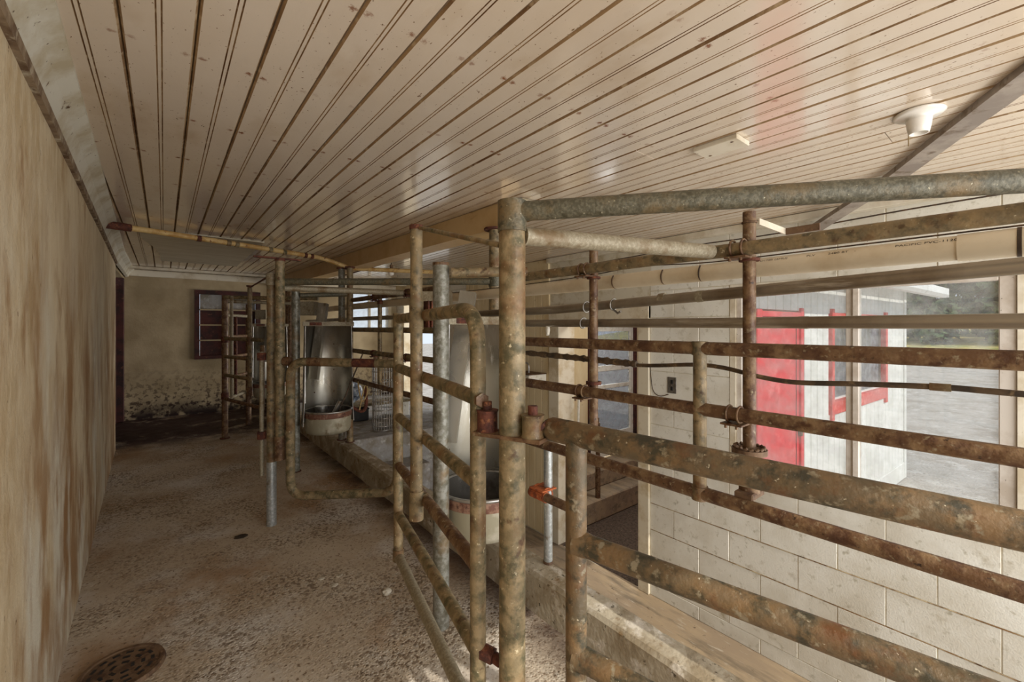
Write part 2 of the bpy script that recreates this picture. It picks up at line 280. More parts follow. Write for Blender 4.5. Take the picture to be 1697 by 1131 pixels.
class G:
    """a geometry buffer: add shapes, then build one mesh"""
    def __init__(s): s.v = []; s.f = []; s.s = []
    def add(s, v, f, sm):
        n = len(s.v); s.v += [Vector(a) for a in v]; s.f += [tuple(i + n for i in q) for q in f]; s.s += sm; return s
    def box(s, x0, x1, y0, y1, z0, z1, bev=0.0, mtx=None):
        bm = bmesh.new(); bmesh.ops.create_cube(bm, size=1)
        for v in bm.verts: v.co = Vector((x0 + (v.co.x + .5) * (x1 - x0), y0 + (v.co.y + .5) * (y1 - y0), z0 + (v.co.z + .5) * (z1 - z0)))
        if bev: bmesh.ops.bevel(bm, geom=bm.edges[:], offset=bev, segments=1, affect='EDGES')
        if mtx: bmesh.ops.transform(bm, matrix=mtx, verts=bm.verts)
        bm.verts.index_update(); s.add([v.co.copy() for v in bm.verts], [[v.index for v in f.verts] for f in bm.faces], [False] * len(bm.faces)); bm.free(); return s
    def tube(s, pts, r, seg=14, caps=True, inner=None):
        pts = [Vector(p) for p in pts]; rs = r if isinstance(r, (list, tuple)) else [r] * len(pts)
        V = []; F = []; SM = []; n = len(pts); t0 = (pts[1] - pts[0]).normalized()
        up = Vector((0, 0, 1)) if abs(t0.z) < .9 else Vector((1, 0, 0)); nrm = (up - t0 * up.dot(t0)).normalized(); prev = t0
        for i in range(n):
            t = ((pts[min(i + 1, n - 1)] - pts[i]).normalized() + (pts[i] - pts[max(i - 1, 0)]).normalized())
            t = t.normalized() if t.length > 1e-6 else prev
            nrm = (nrm - t * nrm.dot(t)).normalized(); bn = t.cross(nrm); prev = t
            k = 1.0
            if 0 < i < n - 1:
                ca = (pts[i + 1] - pts[i]).normalized().dot(t); k = 1 / max(ca, .6)
            for j in range(seg):
                a = 2 * math.pi * j / seg; V.append(pts[i] + (nrm * math.cos(a) + bn * math.sin(a)) * rs[i] * (1 if k == 1 else 1.0))
        for i in range(n - 1):
            for j in range(seg): F.append((i * seg + j, i * seg + (j + 1) % seg, (i + 1) * seg + (j + 1) % seg, (i + 1) * seg + j)); SM.append(True)
        if caps:
            b = len(V); V += V[:seg]; F.append(tuple(b + j for j in reversed(range(seg)))); SM.append(False)
            b = len(V); V += V[(n - 1) * seg:n * seg]; F.append(tuple(b + j for j in range(seg))); SM.append(False)
        return s.add(V, F, SM)
    def cyl(s, c, r, z0, z1, seg=18): return s.tube([(c[0], c[1], z0), (c[0], c[1], z1)], r, seg)
    def lathe(s, c, prof, seg=28, smooth=True, a0=0.0, a1=2 * math.pi):
        full = abs(a1 - a0 - 2 * math.pi) < 1e-6; n = seg if full else seg + 1
        V = [Vector((c[0] + r * math.cos(a0 + (a1 - a0) * j / seg), c[1] + r * math.sin(a0 + (a1 - a0) * j / seg), z)) for r, z in prof for j in range(n)]
        F = []
        for i in range(len(prof) - 1):
            for j in range(seg):
                k = (j + 1) % n; F.append((i * n + j, i * n + k, (i + 1) * n + k, (i + 1) * n + j))
        return s.add(V, F, [smooth] * len(F))
    def prism(s, prof, axis, a, b):
        """extrude a 2-D profile (list of pairs) along an axis from a to b"""
        def pt(p, t): return {'x': (t, p[0], p[1]), 'y': (p[0], t, p[1]), 'z': (p[0], p[1], t)}[axis]
        n = len(prof); V = [pt(p, a) for p in prof] + [pt(p, b) for p in prof]
        F = [(i, (i + 1) % n, n + (i + 1) % n, n + i) for i in range(n)] + [tuple(reversed(range(n))), tuple(range(n, 2 * n))]
        s.add(V, F, [False] * len(F)); return s
    def torus(s, c, axis, R, r, seg=18, sub=6, a0=0, a1=2 * math.pi):
        ax = Vector(axis).normalized(); u = ax.orthogonal().normalized(); v = ax.cross(u); n = seg + 1
        pts = [Vector(c) + (u * math.cos(a0 + (a1 - a0) * i / seg) + v * math.sin(a0 + (a1 - a0) * i / seg)) * R for i in range(n)]
        return s.tube(pts, r, sub)
    def build(s, name, m, parent=None, **k):
        return mk(name, s.v, s.f, m, parent, smooth=s.s, **k)
def bend(pts, rad, n=6):
    """round the inner corners of a polyline"""
    P = [Vector(p) for p in pts]; out = [P[0]]
    for i in range(1, len(P) - 1):
        a = (P[i - 1] - P[i]); b = (P[i + 1] - P[i]); r = min(rad, a.length * .45, b.length * .45)
        p0 = P[i] + a.normalized() * r; p1 = P[i] + b.normalized() * r
        for k in range(n + 1):
            t = k / n; out.append(p0 * (1 - t) ** 2 + P[i] * 2 * t * (1 - t) + p1 * t * t)
    out.append(P[-1]); return out
def lerp(a, b, t): return Vector(a).lerp(Vector(b), t)
def spline(pts, n=5):
    P = [Vector(p) for p in pts]; out = []
    for i in range(len(P) - 1):
        p0, p1, p2, p3 = P[max(i - 1, 0)], P[i], P[i + 1], P[min(i + 2, len(P) - 1)]
        for k in range(n):
            t = k / n; out.append(.5 * ((2 * p1) + (p2 - p0) * t + (2 * p0 - 5 * p1 + 4 * p2 - p3) * t * t + (3 * p1 - p0 - 3 * p2 + p3) * t ** 3))
    out.append(P[-1]); return out
def struct(name, g, m, parent=None): return g.build(name, m, parent, kind=None if parent else 'structure')
def grid(name, f, nu, nv, m, parent=None, **k):
    V = [f(i / nu, j / nv) for i in range(nu + 1) for j in range(nv + 1)]
    F = [(i * (nv + 1) + j, (i + 1) * (nv + 1) + j, (i + 1) * (nv + 1) + j + 1, i * (nv + 1) + j + 1) for i in range(nu) for j in range(nv)]
    return mk(name, V, F, m, parent, smooth=True, **k)

# ================================================================== THE SETTING
YN, YE, XR = -0.95, 6.5, 2.9
CX0, CX1, CZ = 1.06, 1.17, 0.14
def lx(y): return -0.20 - 0.0245 * y            # face of the left wall
# floor of the cow lane: an uneven concrete slab
NU, NV = 30, 110
V = []
for i in range(NU + 1):
    for j in range(NV + 1):
        x = -.62 + (CX1 + .62) * i / NU; y = YN + (YE + .1 - YN) * j / NV
        V.append((x, y, .004 * noise.noise(Vector((x * 3, y * 3, 1))) + .002 * noise.noise(Vector((x * 9, y * 9, 4))) - .004))
F = [(i * (NV + 1) + j, (i + 1) * (NV + 1) + j, (i + 1) * (NV + 1) + j + 1, i * (NV + 1) + j + 1) for i in range(NU) for j in range(NV)]
n0 = len(V); V += [(-.62, YN, -.12), (CX1, YN, -.12), (CX1, YE + .1, -.12), (-.62, YE + .1, -.12)]; F += [(n0 + 3, n0 + 2, n0 + 1, n0)]
mk('floor', V, F, 'floor', smooth=True, kind='structure')
struct('wall_pit', G().box(CX0 - .1, CX1 - .002, YN, 4.0, -1.0, -.121), 'curb')
# curb along the pit: chipped concrete
V = []; F = []
prof = [(CX0, -.012), (CX0 + .002, CZ * .5), (CX0 + .003, CZ - .012), (CX0 + .014, CZ), ((CX0 + CX1) / 2, CZ + .002), (CX1 - .012, CZ), (CX1, CZ - .012), (CX1, -.012)]
NY = 220
for j in range(NY + 1):
    y = YN + (YE - YN) * j / NY
    for k, (x, z) in enumerate(prof):
        w_ = noise.noise(Vector((x * 9, y * 7, z * 9))); chip = max(0, noise.noise(Vector((x * 14, y * 16, 3.1 * k))) - .25) * (.030 if y < .75 else .010) * (1 if 2 <= k <= 6 else 0)
        V.append((x + .0012 * w_, y, z + .0012 * w_ - chip if k not in (0, 7) else z))
n = len(prof)
for j in range(NY):
    for k in range(n - 1): F.append((j * n + k, j * n + k + 1, (j + 1) * n + k + 1, (j + 1) * n + k))
F += [tuple(range(n - 1, -1, -1)), tuple(NY * n + k for k in range(n))]
mk('trim_1', V, F, 'curb', smooth=False, kind='structure')
# pit floor, end platform and steps up to it
grid('pit_floor', lambda u, v: (CX1 - .01 + (XR + .02 - CX1) * u, -1.6 + 5.61 * v, -1.0 + .004 * noise.noise(Vector((u * 5, v * 14, 0)))), 12, 40, 'pit', kind='structure')
struct('end_platform', G().box(CX1 - .002, XR + .02, 4.0, YE, -1.0, 0.0, .008), 'slab')
st = thing('pit_steps', None, None, (2.0, 3.5, -1.0), kind='structure')
for k, (ya, zt) in enumerate(((3.70, -.25), (3.40, -.5), (3.10, -.75))):
    G().box(1.172, 2.0, ya, 3.999 - (k * .3) if k else 3.999, -1.0, zt, .01).build('step', 'slab', st)
# ceiling: centre-bead boards, each its own piece
ce = thing('ceiling', None, None, (1.3, 2.7, ZC), kind='structure')
G().box(-.75, XR + .2, YN, YE + .15, ZC + .02, ZC + .06).build('ceiling_deck', 'groove', ce)
nb = int((XR - X0) / PITCH) + 1
for k in range(-1, nb):
    xa = X0 + k * PITCH; xb = min(xa + PITCH, XR + .01); g_ = .0016; xc = (xa + xb) / 2
    cuts = [YN, YE]
    if k in (0,): cuts = [YN, 2.18, YE]
    elif k in (1, 5, 7, 12, 16): cuts = [YN, {1: 2.05, 5: 1.62, 7: 2.7, 12: .95, 16: .33}[k], YE]
    for a, b in zip(cuts[:-1], cuts[1:]):
        z = ZC + rnd.uniform(-.0012, .0012)
        pr = [(xa + g_, z + .019), (xa + g_, z + .006), (xa + g_ + .004, z)]
        if xb - xa > .1: pr += [(xc - .0065, z), (xc - .005, z + .003), (xc - .0032, z + .0002), (xc + .0032, z + .0002), (xc + .005, z + .003), (xc + .0065, z)]
        pr += [(xb - g_ - .004, z), (xb - g_, z + .006), (xb - g_, z + .019)]
        bo = G().prism(pr, 'y', a + .001, b - .001).build('board', 'ceiling', ce); bo.data.materials.append(M['groove'])
        for fi in ((1, 3, 4, 6, 7, 9) if xb - xa > .1 else (1, 3)): bo.data.polygons[fi].material_index = 1
# white plywood patch over the far boards (lower left corner broken off)
hv = [(-.13, 3.76), (.60, 3.76), (.60, 5.42), (-.02, 5.42), (-.03, 4.9), (-.06, 4.55), (-.13, 4.1)]
G().add([(x, y, ZC - .008) for x, y in hv] + [(x, y, ZC - .001) for x, y in hv], [tuple(reversed(range(7))), tuple(range(7, 14))] + [(i, (i + 1) % 7, 7 + (i + 1) % 7, 7 + i) for i in range(7)], [False] * 9).build('plywood_patch', 'ply', ce, label='white plywood patch')
# walls
def lw(u, v):
    y = YN + (5.02 - YN) * u; z = -.02 + (ZC + .02) * v
    return (lx(y) + .002 * noise.noise(Vector((y * 2, z * 2, 0))) + .0008 * noise.noise(Vector((y * 9, z * 6, 4))), y, z)
V = [lw(i / 90, j / 30) for i in range(91) for j in range(31)]
F = [(i * 31 + j, i * 31 + j + 1, (i + 1) * 31 + j + 1, (i + 1) * 31 + j) for i in range(90) for j in range(30)]
n0 = len(V); ya, yb = YN, 5.02
V += [(-.62, ya, -.02), (-.62, ya, ZC), (-.62, yb, ZC), (-.62, yb, -.02)]
F += [(n0, n0 + 1, n0 + 2, n0 + 3), tuple([n0 + 3, n0 + 2] + [90 * 31 + j for j in range(30, -1, -1)]), tuple([n0 + 1, n0] + [j for j in range(31)])]
mk('wall_left', V, F, 'plaster', smooth=[True] * 2700 + [False] * 3, kind='structure')
# coved trim board between the left wall and the ceiling
V = []; F = []
cp = [(.062, ZC - .001), (.062, ZC - .012), (.030, ZC - .040), (.010, ZC - .085), (-.012, ZC - .092), (-.02, ZC - .001)]
for y in (YN, 1.2, 2.5, 3.4, 4.2, 5.0, YE):
    for a, z in cp: V.append((lx(min(y, 5)) + a, y, z))
n = len(cp)
for j in range(6):
    for k in range(n): F.append((j * n + k, j * n + (k + 1) % n, (j + 1) * n + (k + 1) % n, (j + 1) * n + k))
F += [tuple(range(n)), tuple(reversed([6 * n + k for k in range(n)]))]
mk('trim_2', V, F, 'chipped', smooth=False, kind='structure')
V = []; F = []
for y in (YN, 2.0, 5.0):
    for a, z in ((-.004, ZC - .090), (.014, ZC - .092), (.012, ZC - .116), (-.004, ZC - .118)): V.append((lx(y) + a, y, z))
for j in range(2):
    for k in range(4): F.append((j * 4 + k, j * 4 + (k + 1) % 4, (j + 1) * 4 + (k + 1) % 4, (j + 1) * 4 + k))
F += [(0, 1, 2, 3), (11, 10, 9, 8)]
mk('trim_8', V, F, 'rotten', smooth=False, kind='structure')
# far wall with two window openings
def wall_with_holes(name, axis_pos, thick, ua, ub, za, zb, holes, m, parent=None, kind='structure'):
    us = sorted({ua, ub} | {h[0] for h in holes} | {h[1] for h in holes}); zs = sorted({za, zb} | {h[2] for h in holes} | {h[3] for h in holes}); g = G()
    for a, b in zip(us[:-1], us[1:]):
        for c, d in zip(zs[:-1], zs[1:]):
            if any(h[0] <= a and b <= h[1] and h[2] <= c and d <= h[3] for h in holes): continue
            g.box(a, b, axis_pos, axis_pos + thick, c, d)
    return g.build(name, m, parent, kind=kind if not parent else None)
wall_with_holes('wall_far', YE, .16, -.75, XR + .2, -1.0, ZC + .06, [(.32, .96, .69, 1.48), (2.14, 2.78, 1.02, 1.58)], 'endwall')
struct('trim_3', G().box(-.36, 2.9, YE - .03, YE - .001, ZC - .075, ZC - .002, .004), 'whitewood')
struct('trim_4', G().box(-.28, 2.9, YE - .42, YE - .36, ZC - .03, ZC - .001, .004), 'whitewood')
struct('trim_5', G().box(-.36, .32, YE - .012, YE - .001, .525, .54), 'endwall')
# shut maroon door in the far left corner
d2 = thing('door_2', None, None, (-.40, 5.7, 0), kind='structure')
G().box(-.44, -.405, 5.12, 6.40, 0, 1.52, .004).build('door_slab', 'maroon', d2)
G().box(-.46, -.35, 5.02, 5.12, 0, 1.60, .004).build('jamb', 'maroon', d2); G().box(-.46, -.345, 6.40, 6.498, 0, 1.60, .004).build('jamb', 'maroon', d2)
G().box(-.46, -.35, 5.02, 6.498, 1.60, 1.705, .004).build('door_header', 'endwall', d2)
# boarded window in the far wall
w3 = thing('window_3', None, None, (.64, YE, .69), kind='structure')
fr = G(); fr.box(.29, .34, YE - .02, YE + .06, .66, 1.51).box(.94, .99, YE - .02, YE + .06, .66, 1.51).box(.34, .94, YE - .02, YE + .06, 1.46, 1.51).box(.34, .94, YE - .02, YE + .06, .66, .70)
fr.build('window_frame', 'maroon', w3)
rows = [(.70, .885, 'maroon'), (.895, 1.075, 'maroon'), (1.085, 1.265, 'maroon'), (1.275, 1.46, 'slab')]
for a, b, m_ in rows:
    for xa in (.345, .645): G().box(xa, xa + .29, YE + .03, YE + .045, a, b, .003).build('pane', m_, w3)
for z in (.89, 1.08, 1.27): G().box(.34, .94, YE + .0, YE + .03, z - .008, z + .008).build('glazing_bar', 'endwall', w3)
G().box(.632, .648, YE, YE + .03, .70, 1.46).build('glazing_bar', 'endwall', w3)
# bright window over the end platform
w4 = thing('window_4', None, None, (2.46, YE, 1.02), kind='structure')
fr = G(); fr.box(2.12, 2.17, YE - .02, YE + .08, .99, 1.61).box(2.75, 2.80, YE - .02, YE + .08, .99, 1.61).box(2.17, 2.75, YE - .02, YE + .08, 1.56, 1.61).box(2.17, 2.75, YE - .02, YE + .08, .99, 1.04)
fr.build('window_frame', 'whitewood', w4); G().box(2.445, 2.475, YE, YE + .05, 1.04, 1.56).build('mullion', 'whitewood', w4)
for xa in (2.17, 2.475): G().box(xa, xa + .275, YE + .02, YE + .025, 1.04, 1.56).build('pane', 'glass', w4)

# right wall: painted concrete blocks with raked joints
WZ0, WZ1, WY0, WY1 = .110, 1.330, .03, 1.285       # window opening
DY0, DY1, DZ = 1.955, 2.90, 1.21                   # doorway
SY0, SY1, SZ = 4.80, 6.25, 1.45                    # invented side door, left open to brighten the far end
wr = thing('wall_right', None, None, (XR + .1, 2.5, -1.0), kind='structure')
holes = [(WY0, WY1, WZ0, WZ1), (DY0, DY1, -1.0, DZ), (SY0, SY1, 0.0, SZ)]
def wr_core():
    g = G(); us = sorted({YN, 6.5, WY0, WY1, DY0, DY1, SY0, SY1}); zs = sorted({-1.05, -1.0, 0.0, WZ0, WZ1, DZ, SZ, ZC + .02})
    for a, b in zip(us[:-1], us[1:]):
        for c, d in zip(zs[:-1], zs[1:]):
            if any(h[0] <= a and b <= h[1] and h[2] <= c and d <= h[3] for h in holes): continue
            g.box(XR + .003, XR + .2, a, b, c, d)
    return g.build('mortar_core', 'mortar', wr)
wr_core()
BL, BH = .396, .203
blockmesh = {}
def blocks(ya, yb):
    for r in range(-4, 11):
        z0 = -.296 + BH * r; z1 = z0 + BH
        a0, a1 = max(z0, -1.0), min(z1, ZC)
        if a1 - a0 < .03: continue
        ph = .8976 if r % 2 else .7068
        k0 = int(math.floor((ya - ph) / BL)) - 1
        for k in range(k0, k0 + int((yb - ya) / BL) + 4):
            y0, y1 = ph + k * BL, ph + (k + 1) * BL
            spans = [(max(y0, ya), min(y1, yb))]
            zc = (a0 + a1) / 2
            for hy0, hy1, hz0, hz1 in holes:
                if hz0 - .01 < zc < hz1 + .01:
                    ns = []
                    for s0, s1 in spans:
                        if s1 <= hy0 or s0 >= hy1: ns.append((s0, s1)); continue
                        if s0 < hy0: ns.append((s0, hy0))
                        if s1 > hy1: ns.append((hy1, s1))
                    spans = ns
            for s0, s1 in spans:
                if s1 - s0 < .03: continue
                q = rnd.uniform(-.0015, .0015)
                G().box(XR + q, XR + .03, s0 + .0022, s1 - .0022, a0 + .0022, a1 - .0022, .002).build('block', 'block', wr)
blocks(YN, 1.885); blocks(4.45, YE)
for z in (-.296, -.499, -.702): G().box(XR - .0008, XR + .01, YN, 1.88, z - .0022, z + .0022).build('mortar_joint', 'dirtline', wr)
# beige vertical boards beyond the doorway
yb_ = 2.985
while yb_ < 4.44:
    G().box(XR - .012, XR + .006, yb_ + .002, min(yb_ + .098, 4.448), -.98, ZC - .10, .003).build('siding_board', 'beige', wr); yb_ += .10
struct('trim_6', G().box(XR - .03, XR - .001, 2.98, YE, ZC - .10, ZC - .002, .004), 'beige')
struct('trim_7', G().box(XR - .06, XR - .001, YN, 2.98, ZC - .045, ZC - .002, .004), 'whitewood')
# doorway frame
d1 = thing('door_1', None, None, (XR, 2.43, -1.0), kind='structure')
G().box(XR - .02, XR + .2, 1.886, 1.982, -1.0, DZ + .05, .004).build('jamb', 'doorframe', d1)
G().box(XR - .02, XR + .2, 2.85, 2.984, -1.0, DZ + .05, .004).build('jamb', 'doorframe', d1)
G().box(XR - .022, XR + .2, 1.886, 2.984, DZ - .09, DZ + .05, .004).build('door_header', 'doorframe', d1)
d4 = thing('added_side_door', None, None, (XR + .1, 5.5, 0), kind='structure')
for ya in (SY0, SY1 - .05): G().box(XR - .02, XR + .2, ya, ya + .05, 0, SZ, .004).build('jamb', 'doorframe', d4)
G().box(XR - .02, XR + .2, SY0 + .05, SY1 - .05, SZ - .05, SZ, .004).build('door_header', 'doorframe', d4)
# window onto the yard
w1 = thing('window_1', None, None, (XR + .1, .65, WZ0), kind='structure')
lin = G(); lin.box(XR - .004, XR + .198, WY0, WY0 + .03, WZ0, WZ1).box(XR - .004, XR + .198, WY1 - .035, WY1, WZ0, WZ1).box(XR - .004, XR + .198, WY0 + .03, WY1 - .035, WZ1 - .03, WZ1)
lin.build('reveal_lining', 'whitewood', w1)
G().box(XR - .015, XR + .198, WY0 + .03, WY1 - .035, WZ0, WZ0 + .03, .004).build('sill', 'whitewood', w1)
FX0, FX1 = XR + .008, XR + .058
fr = G(); fr.box(FX0, FX1, .06, .115, .14, 1.30, .004).box(FX0, FX1, 1.215, 1.25, .14, 1.30, .004).box(FX0, FX1, .115, 1.215, 1.262, 1.30, .004).box(FX0, FX1, .115, 1.215, .14, .18, .004)
fr.build('window_frame', 'alu', w1)
ml = G(); ml.box(FX0 - .008, FX1, .612, .640, .18, 1.262, .003).box(FX0 + .005, FX1, .640, .672, .18, 1.262, .003); ml.build('mullion', 'alu', w1)
for a, b in ((.115, .612), (.672, 1.215)): G().box(FX0 + .022, FX0 + .027, a, b, .18, 1.262).build('pane', 'glass', w1)

# vestibule behind the doorway: steps, side wall, grimy storm door
G().box(XR + .01, 6.2, 1.75, 3.42, -1.05, -.998).build('vestibule_floor', 'gravelfloor', kind='structure')
st2 = thing('vestibule_steps', None, None, (4.2, 3.2, -1.0), kind='structure')
G().box(XR + .2, 6.2, 2.93, 3.43, -.998, -.77, .012).build('step', 'pit', st2)
G().box(XR + .2, 6.2, 3.16, 3.43, -.77, -.58, .012).build('step', 'pit', st2)
wall_with_holes('wall_vestibule', 3.42, .12, XR + .2, 8.0, -1.0, 1.9, [(3.95, 4.92, -.58, 1.12)], 'beige')
d3 = thing('door_3', None, None, (4.43, 3.44, -.58), kind='structure')
fr = G(); fr.box(3.95, 3.985, 3.40, 3.50, -.58, 1.12).box(4.885, 4.92, 3.40, 3.50, -.58, 1.12).box(3.985, 4.885, 3.40, 3.50, 1.08, 1.12); fr.build('door_frame', 'maroon', d3)
lf = G(); lf.box(3.99, 4.06, 3.43, 3.46, -.57, 1.07, .004).box(4.81, 4.88, 3.43, 3.46, -.57, 1.07, .004).box(4.06, 4.81, 3.43, 3.46, 1.0, 1.07).box(4.06, 4.81, 3.43, 3.46, .50, .57, .004).box(4.06, 4.81, 3.43, 3.46, -.57, -.28, .004).box(4.06, 4.81, 3.43, 3.46, .28, .33, .004)
lf.build('storm_door_frame', 'whiteplastic', d3)
for a, b in ((.57, 1.0), (.33, .50), (-.28, .28)): G().box(4.06, 4.81, 3.442, 3.447, a, b).build('pane', 'greyglass', d3)

# ================================================================== OUTSIDE
grid('ground', lambda u, v: (-30 + 86 * u, -40 + 90 * v, -1.06 + (.0 if abs(u - .4) < .2 else .02 * noise.noise(Vector((u * 30, v * 30, 0))))), 40, 40, 'gravel', kind='structure')
struct('road', G().box(44, 56, -40, 50, -1.05, -1.0), 'asphalt')
grid('grass_bank', lambda u, v: (55 + 30 * u, -40 + 90 * v, -1.02 + 3.2 * u + .3 * noise.noise(Vector((u * 6, v * 20, 2)))), 12, 40, 'drygrass', kind='structure')
# neighbouring wing of the barn with the red door
ang = math.atan2(-.26, 4.98); WM = Matrix.Translation((3.1, 1.45, 0)) @ Matrix.Rotation(ang, 4, 'Z')
WG = -1.05
wing = thing('barn_wing', 'white sided barn wing with red door and gutter seen through the window', 'building', (5.6, 1.4, WG))
def wb(x0, x1, y0, y1, z0, z1, bev=0.0): return G().box(x0, x1, y0, y1, z0, z1, bev, WM)
# T1-11 style boards, each its own piece, around door and window openings
x = .012
while x < 4.96:
    x1 = min(x + .150, 4.97); xc = (x + x1) / 2
    spans = [(WG, 1.62)]
    if .56 < xc < 1.44: spans = [(1.20, 1.62)]
    elif 2.14 < xc < 4.05: spans = [(WG, .16), (1.19, 1.62)]
    for a, b in spans: wb(x + .005, x1 - .005, 0, .02, a, b, .003).build('siding_board', 'siding', wing)
    x = x1
gb = G()
for a, b, c, d in ((0, .58, WG, 1.62), (.58, 1.44, 1.20, 1.62), (1.44, 2.16, WG, 1.62), (2.16, 4.04, WG, .17), (2.16, 4.04, 1.18, 1.62), (4.04, 4.98, WG, 1.62)): gb.box(a, b, .018, .12, c, d, 0, WM)
gb.box(4.86, 4.98, .12, 2.1, WG, 1.62, 0, WM); gb.build('wall_frame', 'siding', wing)
wb(4.90, 5.0, -.015, .02, WG, 1.60, .003).build('corner_board', 'siding', wing)
wb(1.44, 4.9, -.012, .0, WG, WG + .22, .003).build('base_board', 'siding', wing)
dr = wb(.62, 1.385, .0, .05, WG, 1.15, .003).build('door', 'redpaint', wing, label='bright red plank door')
wb(1.318, 1.324, -.003, .001, WG + .02, 1.13).build('plank_seam', 'grime', dr)
wb(1.355, 1.385, -.035, .002, .07, .12, .004).build('latch', 'cast', dr)
wb(.54, .625, -.02, .02, WG, 1.20, .003).build('door_trim', 'redpaint', wing); wb(1.385, 1.445, -.02, .02, WG, 1.225, .003).build('door_trim', 'redpaint', wing); wb(.625, 1.385, -.02, .02, 1.14, 1.185, .003).build('door_trim', 'redpaint', wing)
wn_ = G(); wn_.box(2.14, 2.205, -.025, .03, .10, 1.24, .003, WM).box(3.98, 4.06, -.025, .03, .10, 1.24, .003, WM).box(2.205, 3.98, -.025, .03, .16, .29, .003, WM).box(2.205, 3.98, -.025, .03, 1.13, 1.20, .003, WM)
wf = wn_.build('window_trim', 'redtrim', wing)
for a in (2.205, 3.12): wb(a, a + .87, .05, .056, .30, 1.12).build('pane', 'greyglass', wing)
wb(3.09, 3.12, .03, .06, .29, 1.12).build('mullion', 'siding', wing)
wb(2.24, 3.97, .03, .07, .285, .305).build('window_sill', 'siding', wing)
# eave: soffit boards, an open slot, and the gutter hung on brackets beyond it
wb(.25, 5.3, -.20, .0, 1.60, 1.62).build('soffit', 'siding', wing)
wb(.25, 5.3, -.222, 2.4, 1.70, 1.76).build('roof', 'roof', wing)
wb(.25, 5.3, -.222, -.20, 1.60, 1.70).build('fascia', 'siding', wing)
gt = G(); gp = [(-.385, 1.585), (-.385, 1.50), (-.355, 1.462), (-.285, 1.462), (-.268, 1.49), (-.268, 1.602), (-.274, 1.602), (-.274, 1.50), (-.289, 1.470), (-.350, 1.470), (-.378, 1.505), (-.378, 1.585)]
n = len(gp); gt.add([WM @ Vector((xx, a, b)) for xx in (.25, 5.36) for a, b in gp], [(i, (i + 1) % n, n + (i + 1) % n, n + i) for i in range(n)] + [tuple(reversed(range(n))), tuple(range(n, 2 * n))], [False] * (n + 2))
gt.box(5.352, 5.36, -.385, -.268, 1.465, 1.585, 0, WM); gu = gt.build('gutter', 'gutter', wing)
for k in range(11): wb(.4 + .48 * k, .425 + .48 * k, -.275, -.200, 1.56, 1.60).build('bracket', 'gutter', gu)
wb(5.0, 5.3, -.222, -.2, 1.50, 1.60).build('rake_board', 'siding', wing)
struct('wing_wall_side', G().box(7.95, 8.05, 1.3, 3.6, WG, 1.65), 'siding')
# trees beyond the road
def tree(c, h, r, label, seed):
    t = thing('tree', label, 'tree', c, 'trees beyond the road'); R = random.Random(seed)
    G().tube([c, (c[0] + .2, c[1] + .1, c[2] + h * .45), (c[0], c[1] + .3, c[2] + h * .8)], [.32, .22, .08], 8).build('trunk', 'bark', t)
    V = []; F = []
    blobs = [(Vector((c[0] + R.uniform(-.6, .6) * r, c[1] + R.uniform(-.6, .6) * r, c[2] + h * R.uniform(.06, .88))), r * R.uniform(.35, .46)) for _ in range(34)]
    for i in range(4200):
        p, q = R.choice(blobs); d = Vector((R.gauss(0, 1), R.gauss(0, 1), R.gauss(0, 1))).normalized() * q * R.uniform(.75, 1.05)
        a = Vector((R.gauss(0, 1), R.gauss(0, 1), R.gauss(0, 1))).normalized(); b = a.orthogonal().normalized(); sz = R.uniform(.28, .52); o = p + d
        k = len(V); V += [o - a * sz, o + b * sz * .5, o + a * sz, o - b * sz * .5]; F.append((k, k + 1, k + 2, k + 3))
    mk('foliage', V, F, 'leaf', t)
for i, (y, h, r, lb) in enumerate(((-5.5, 11, 2.9, 'green tree beyond the road nearest the right window jamb, partly cut off'), (.8, 11, 2.8, 'round green tree beyond the road at the right edge of the glass'), (7.0, 12, 2.9, 'tall leafy tree beyond the road in the middle of the right pane'), (13.2, 11.5, 2.9, 'leafy tree beyond the road hidden mostly behind the barn wing corner'))):
    tree((61, y, -.45), h, r, lb, 40 + i)
for i, (y, lb) in enumerate(((-2.4, 'tall back-row tree beyond the road nearest the right window jamb'), (4.0, 'tall back-row tree beyond the road between the two nearer trees'), (10.2, 'tall back-row tree beyond the road beside the gutter end'))): tree((67.5, y, .2), 13, 2.7, lb, 60 + i)

# ================================================================== CEILING FIXTURES
# long cream beam over the curb
bmv = [(1.376, 1.78), (1.51, 1.79), (1.29, YE - .01), (1.15, YE - .01)]
G().add([(x, y, 1.578) for x, y in bmv] + [(x, y, ZC - .002) for x, y in bmv], [(0, 3, 2, 1), (4, 5, 6, 7), (0, 1, 5, 4), (1, 2, 6, 5), (2, 3, 7, 6), (3, 0, 4, 7)], [False] * 6).build('ceiling_beam', 'cream', label='cream painted timber beam running under the ceiling above the curb', cat='beam')
G().box(1.40, 1.535, 1.64, 1.765, 1.668, ZC - .002, .01).build('beam_end_block', 'chipped', label='chipped white wood block at the near end of the beam', cat='wood block')
# porcelain lamp holder with pull chain
lp = thing('ceiling_lamp', 'white porcelain lamp holder with pull chain on the ceiling', 'lamp', (1.80, .233, ZC - .10))
G().lathe((1.80, .233), [(0, ZC - .001), (.060, ZC - .001), (.062, ZC - .006), (.055, ZC - .011), (.034, ZC - .014), (.030, ZC - .020), (.031, ZC - .024)]).build('base', 'porcelain', lp)
G().lathe((1.80, .233), [(.031, ZC - .024), (.028, ZC - .046), (.024, ZC - .064), (.020, ZC - .064), (.018, ZC - .04), (0, ZC - .04)]).build('socket', 'porcelain', lp)
G().tube([(1.802, .255, ZC - .045), (1.802, .257, ZC - .058), (1.802, .257, ZC - .095)], .0016, 6).build('pull_chain', 'brass', lp)
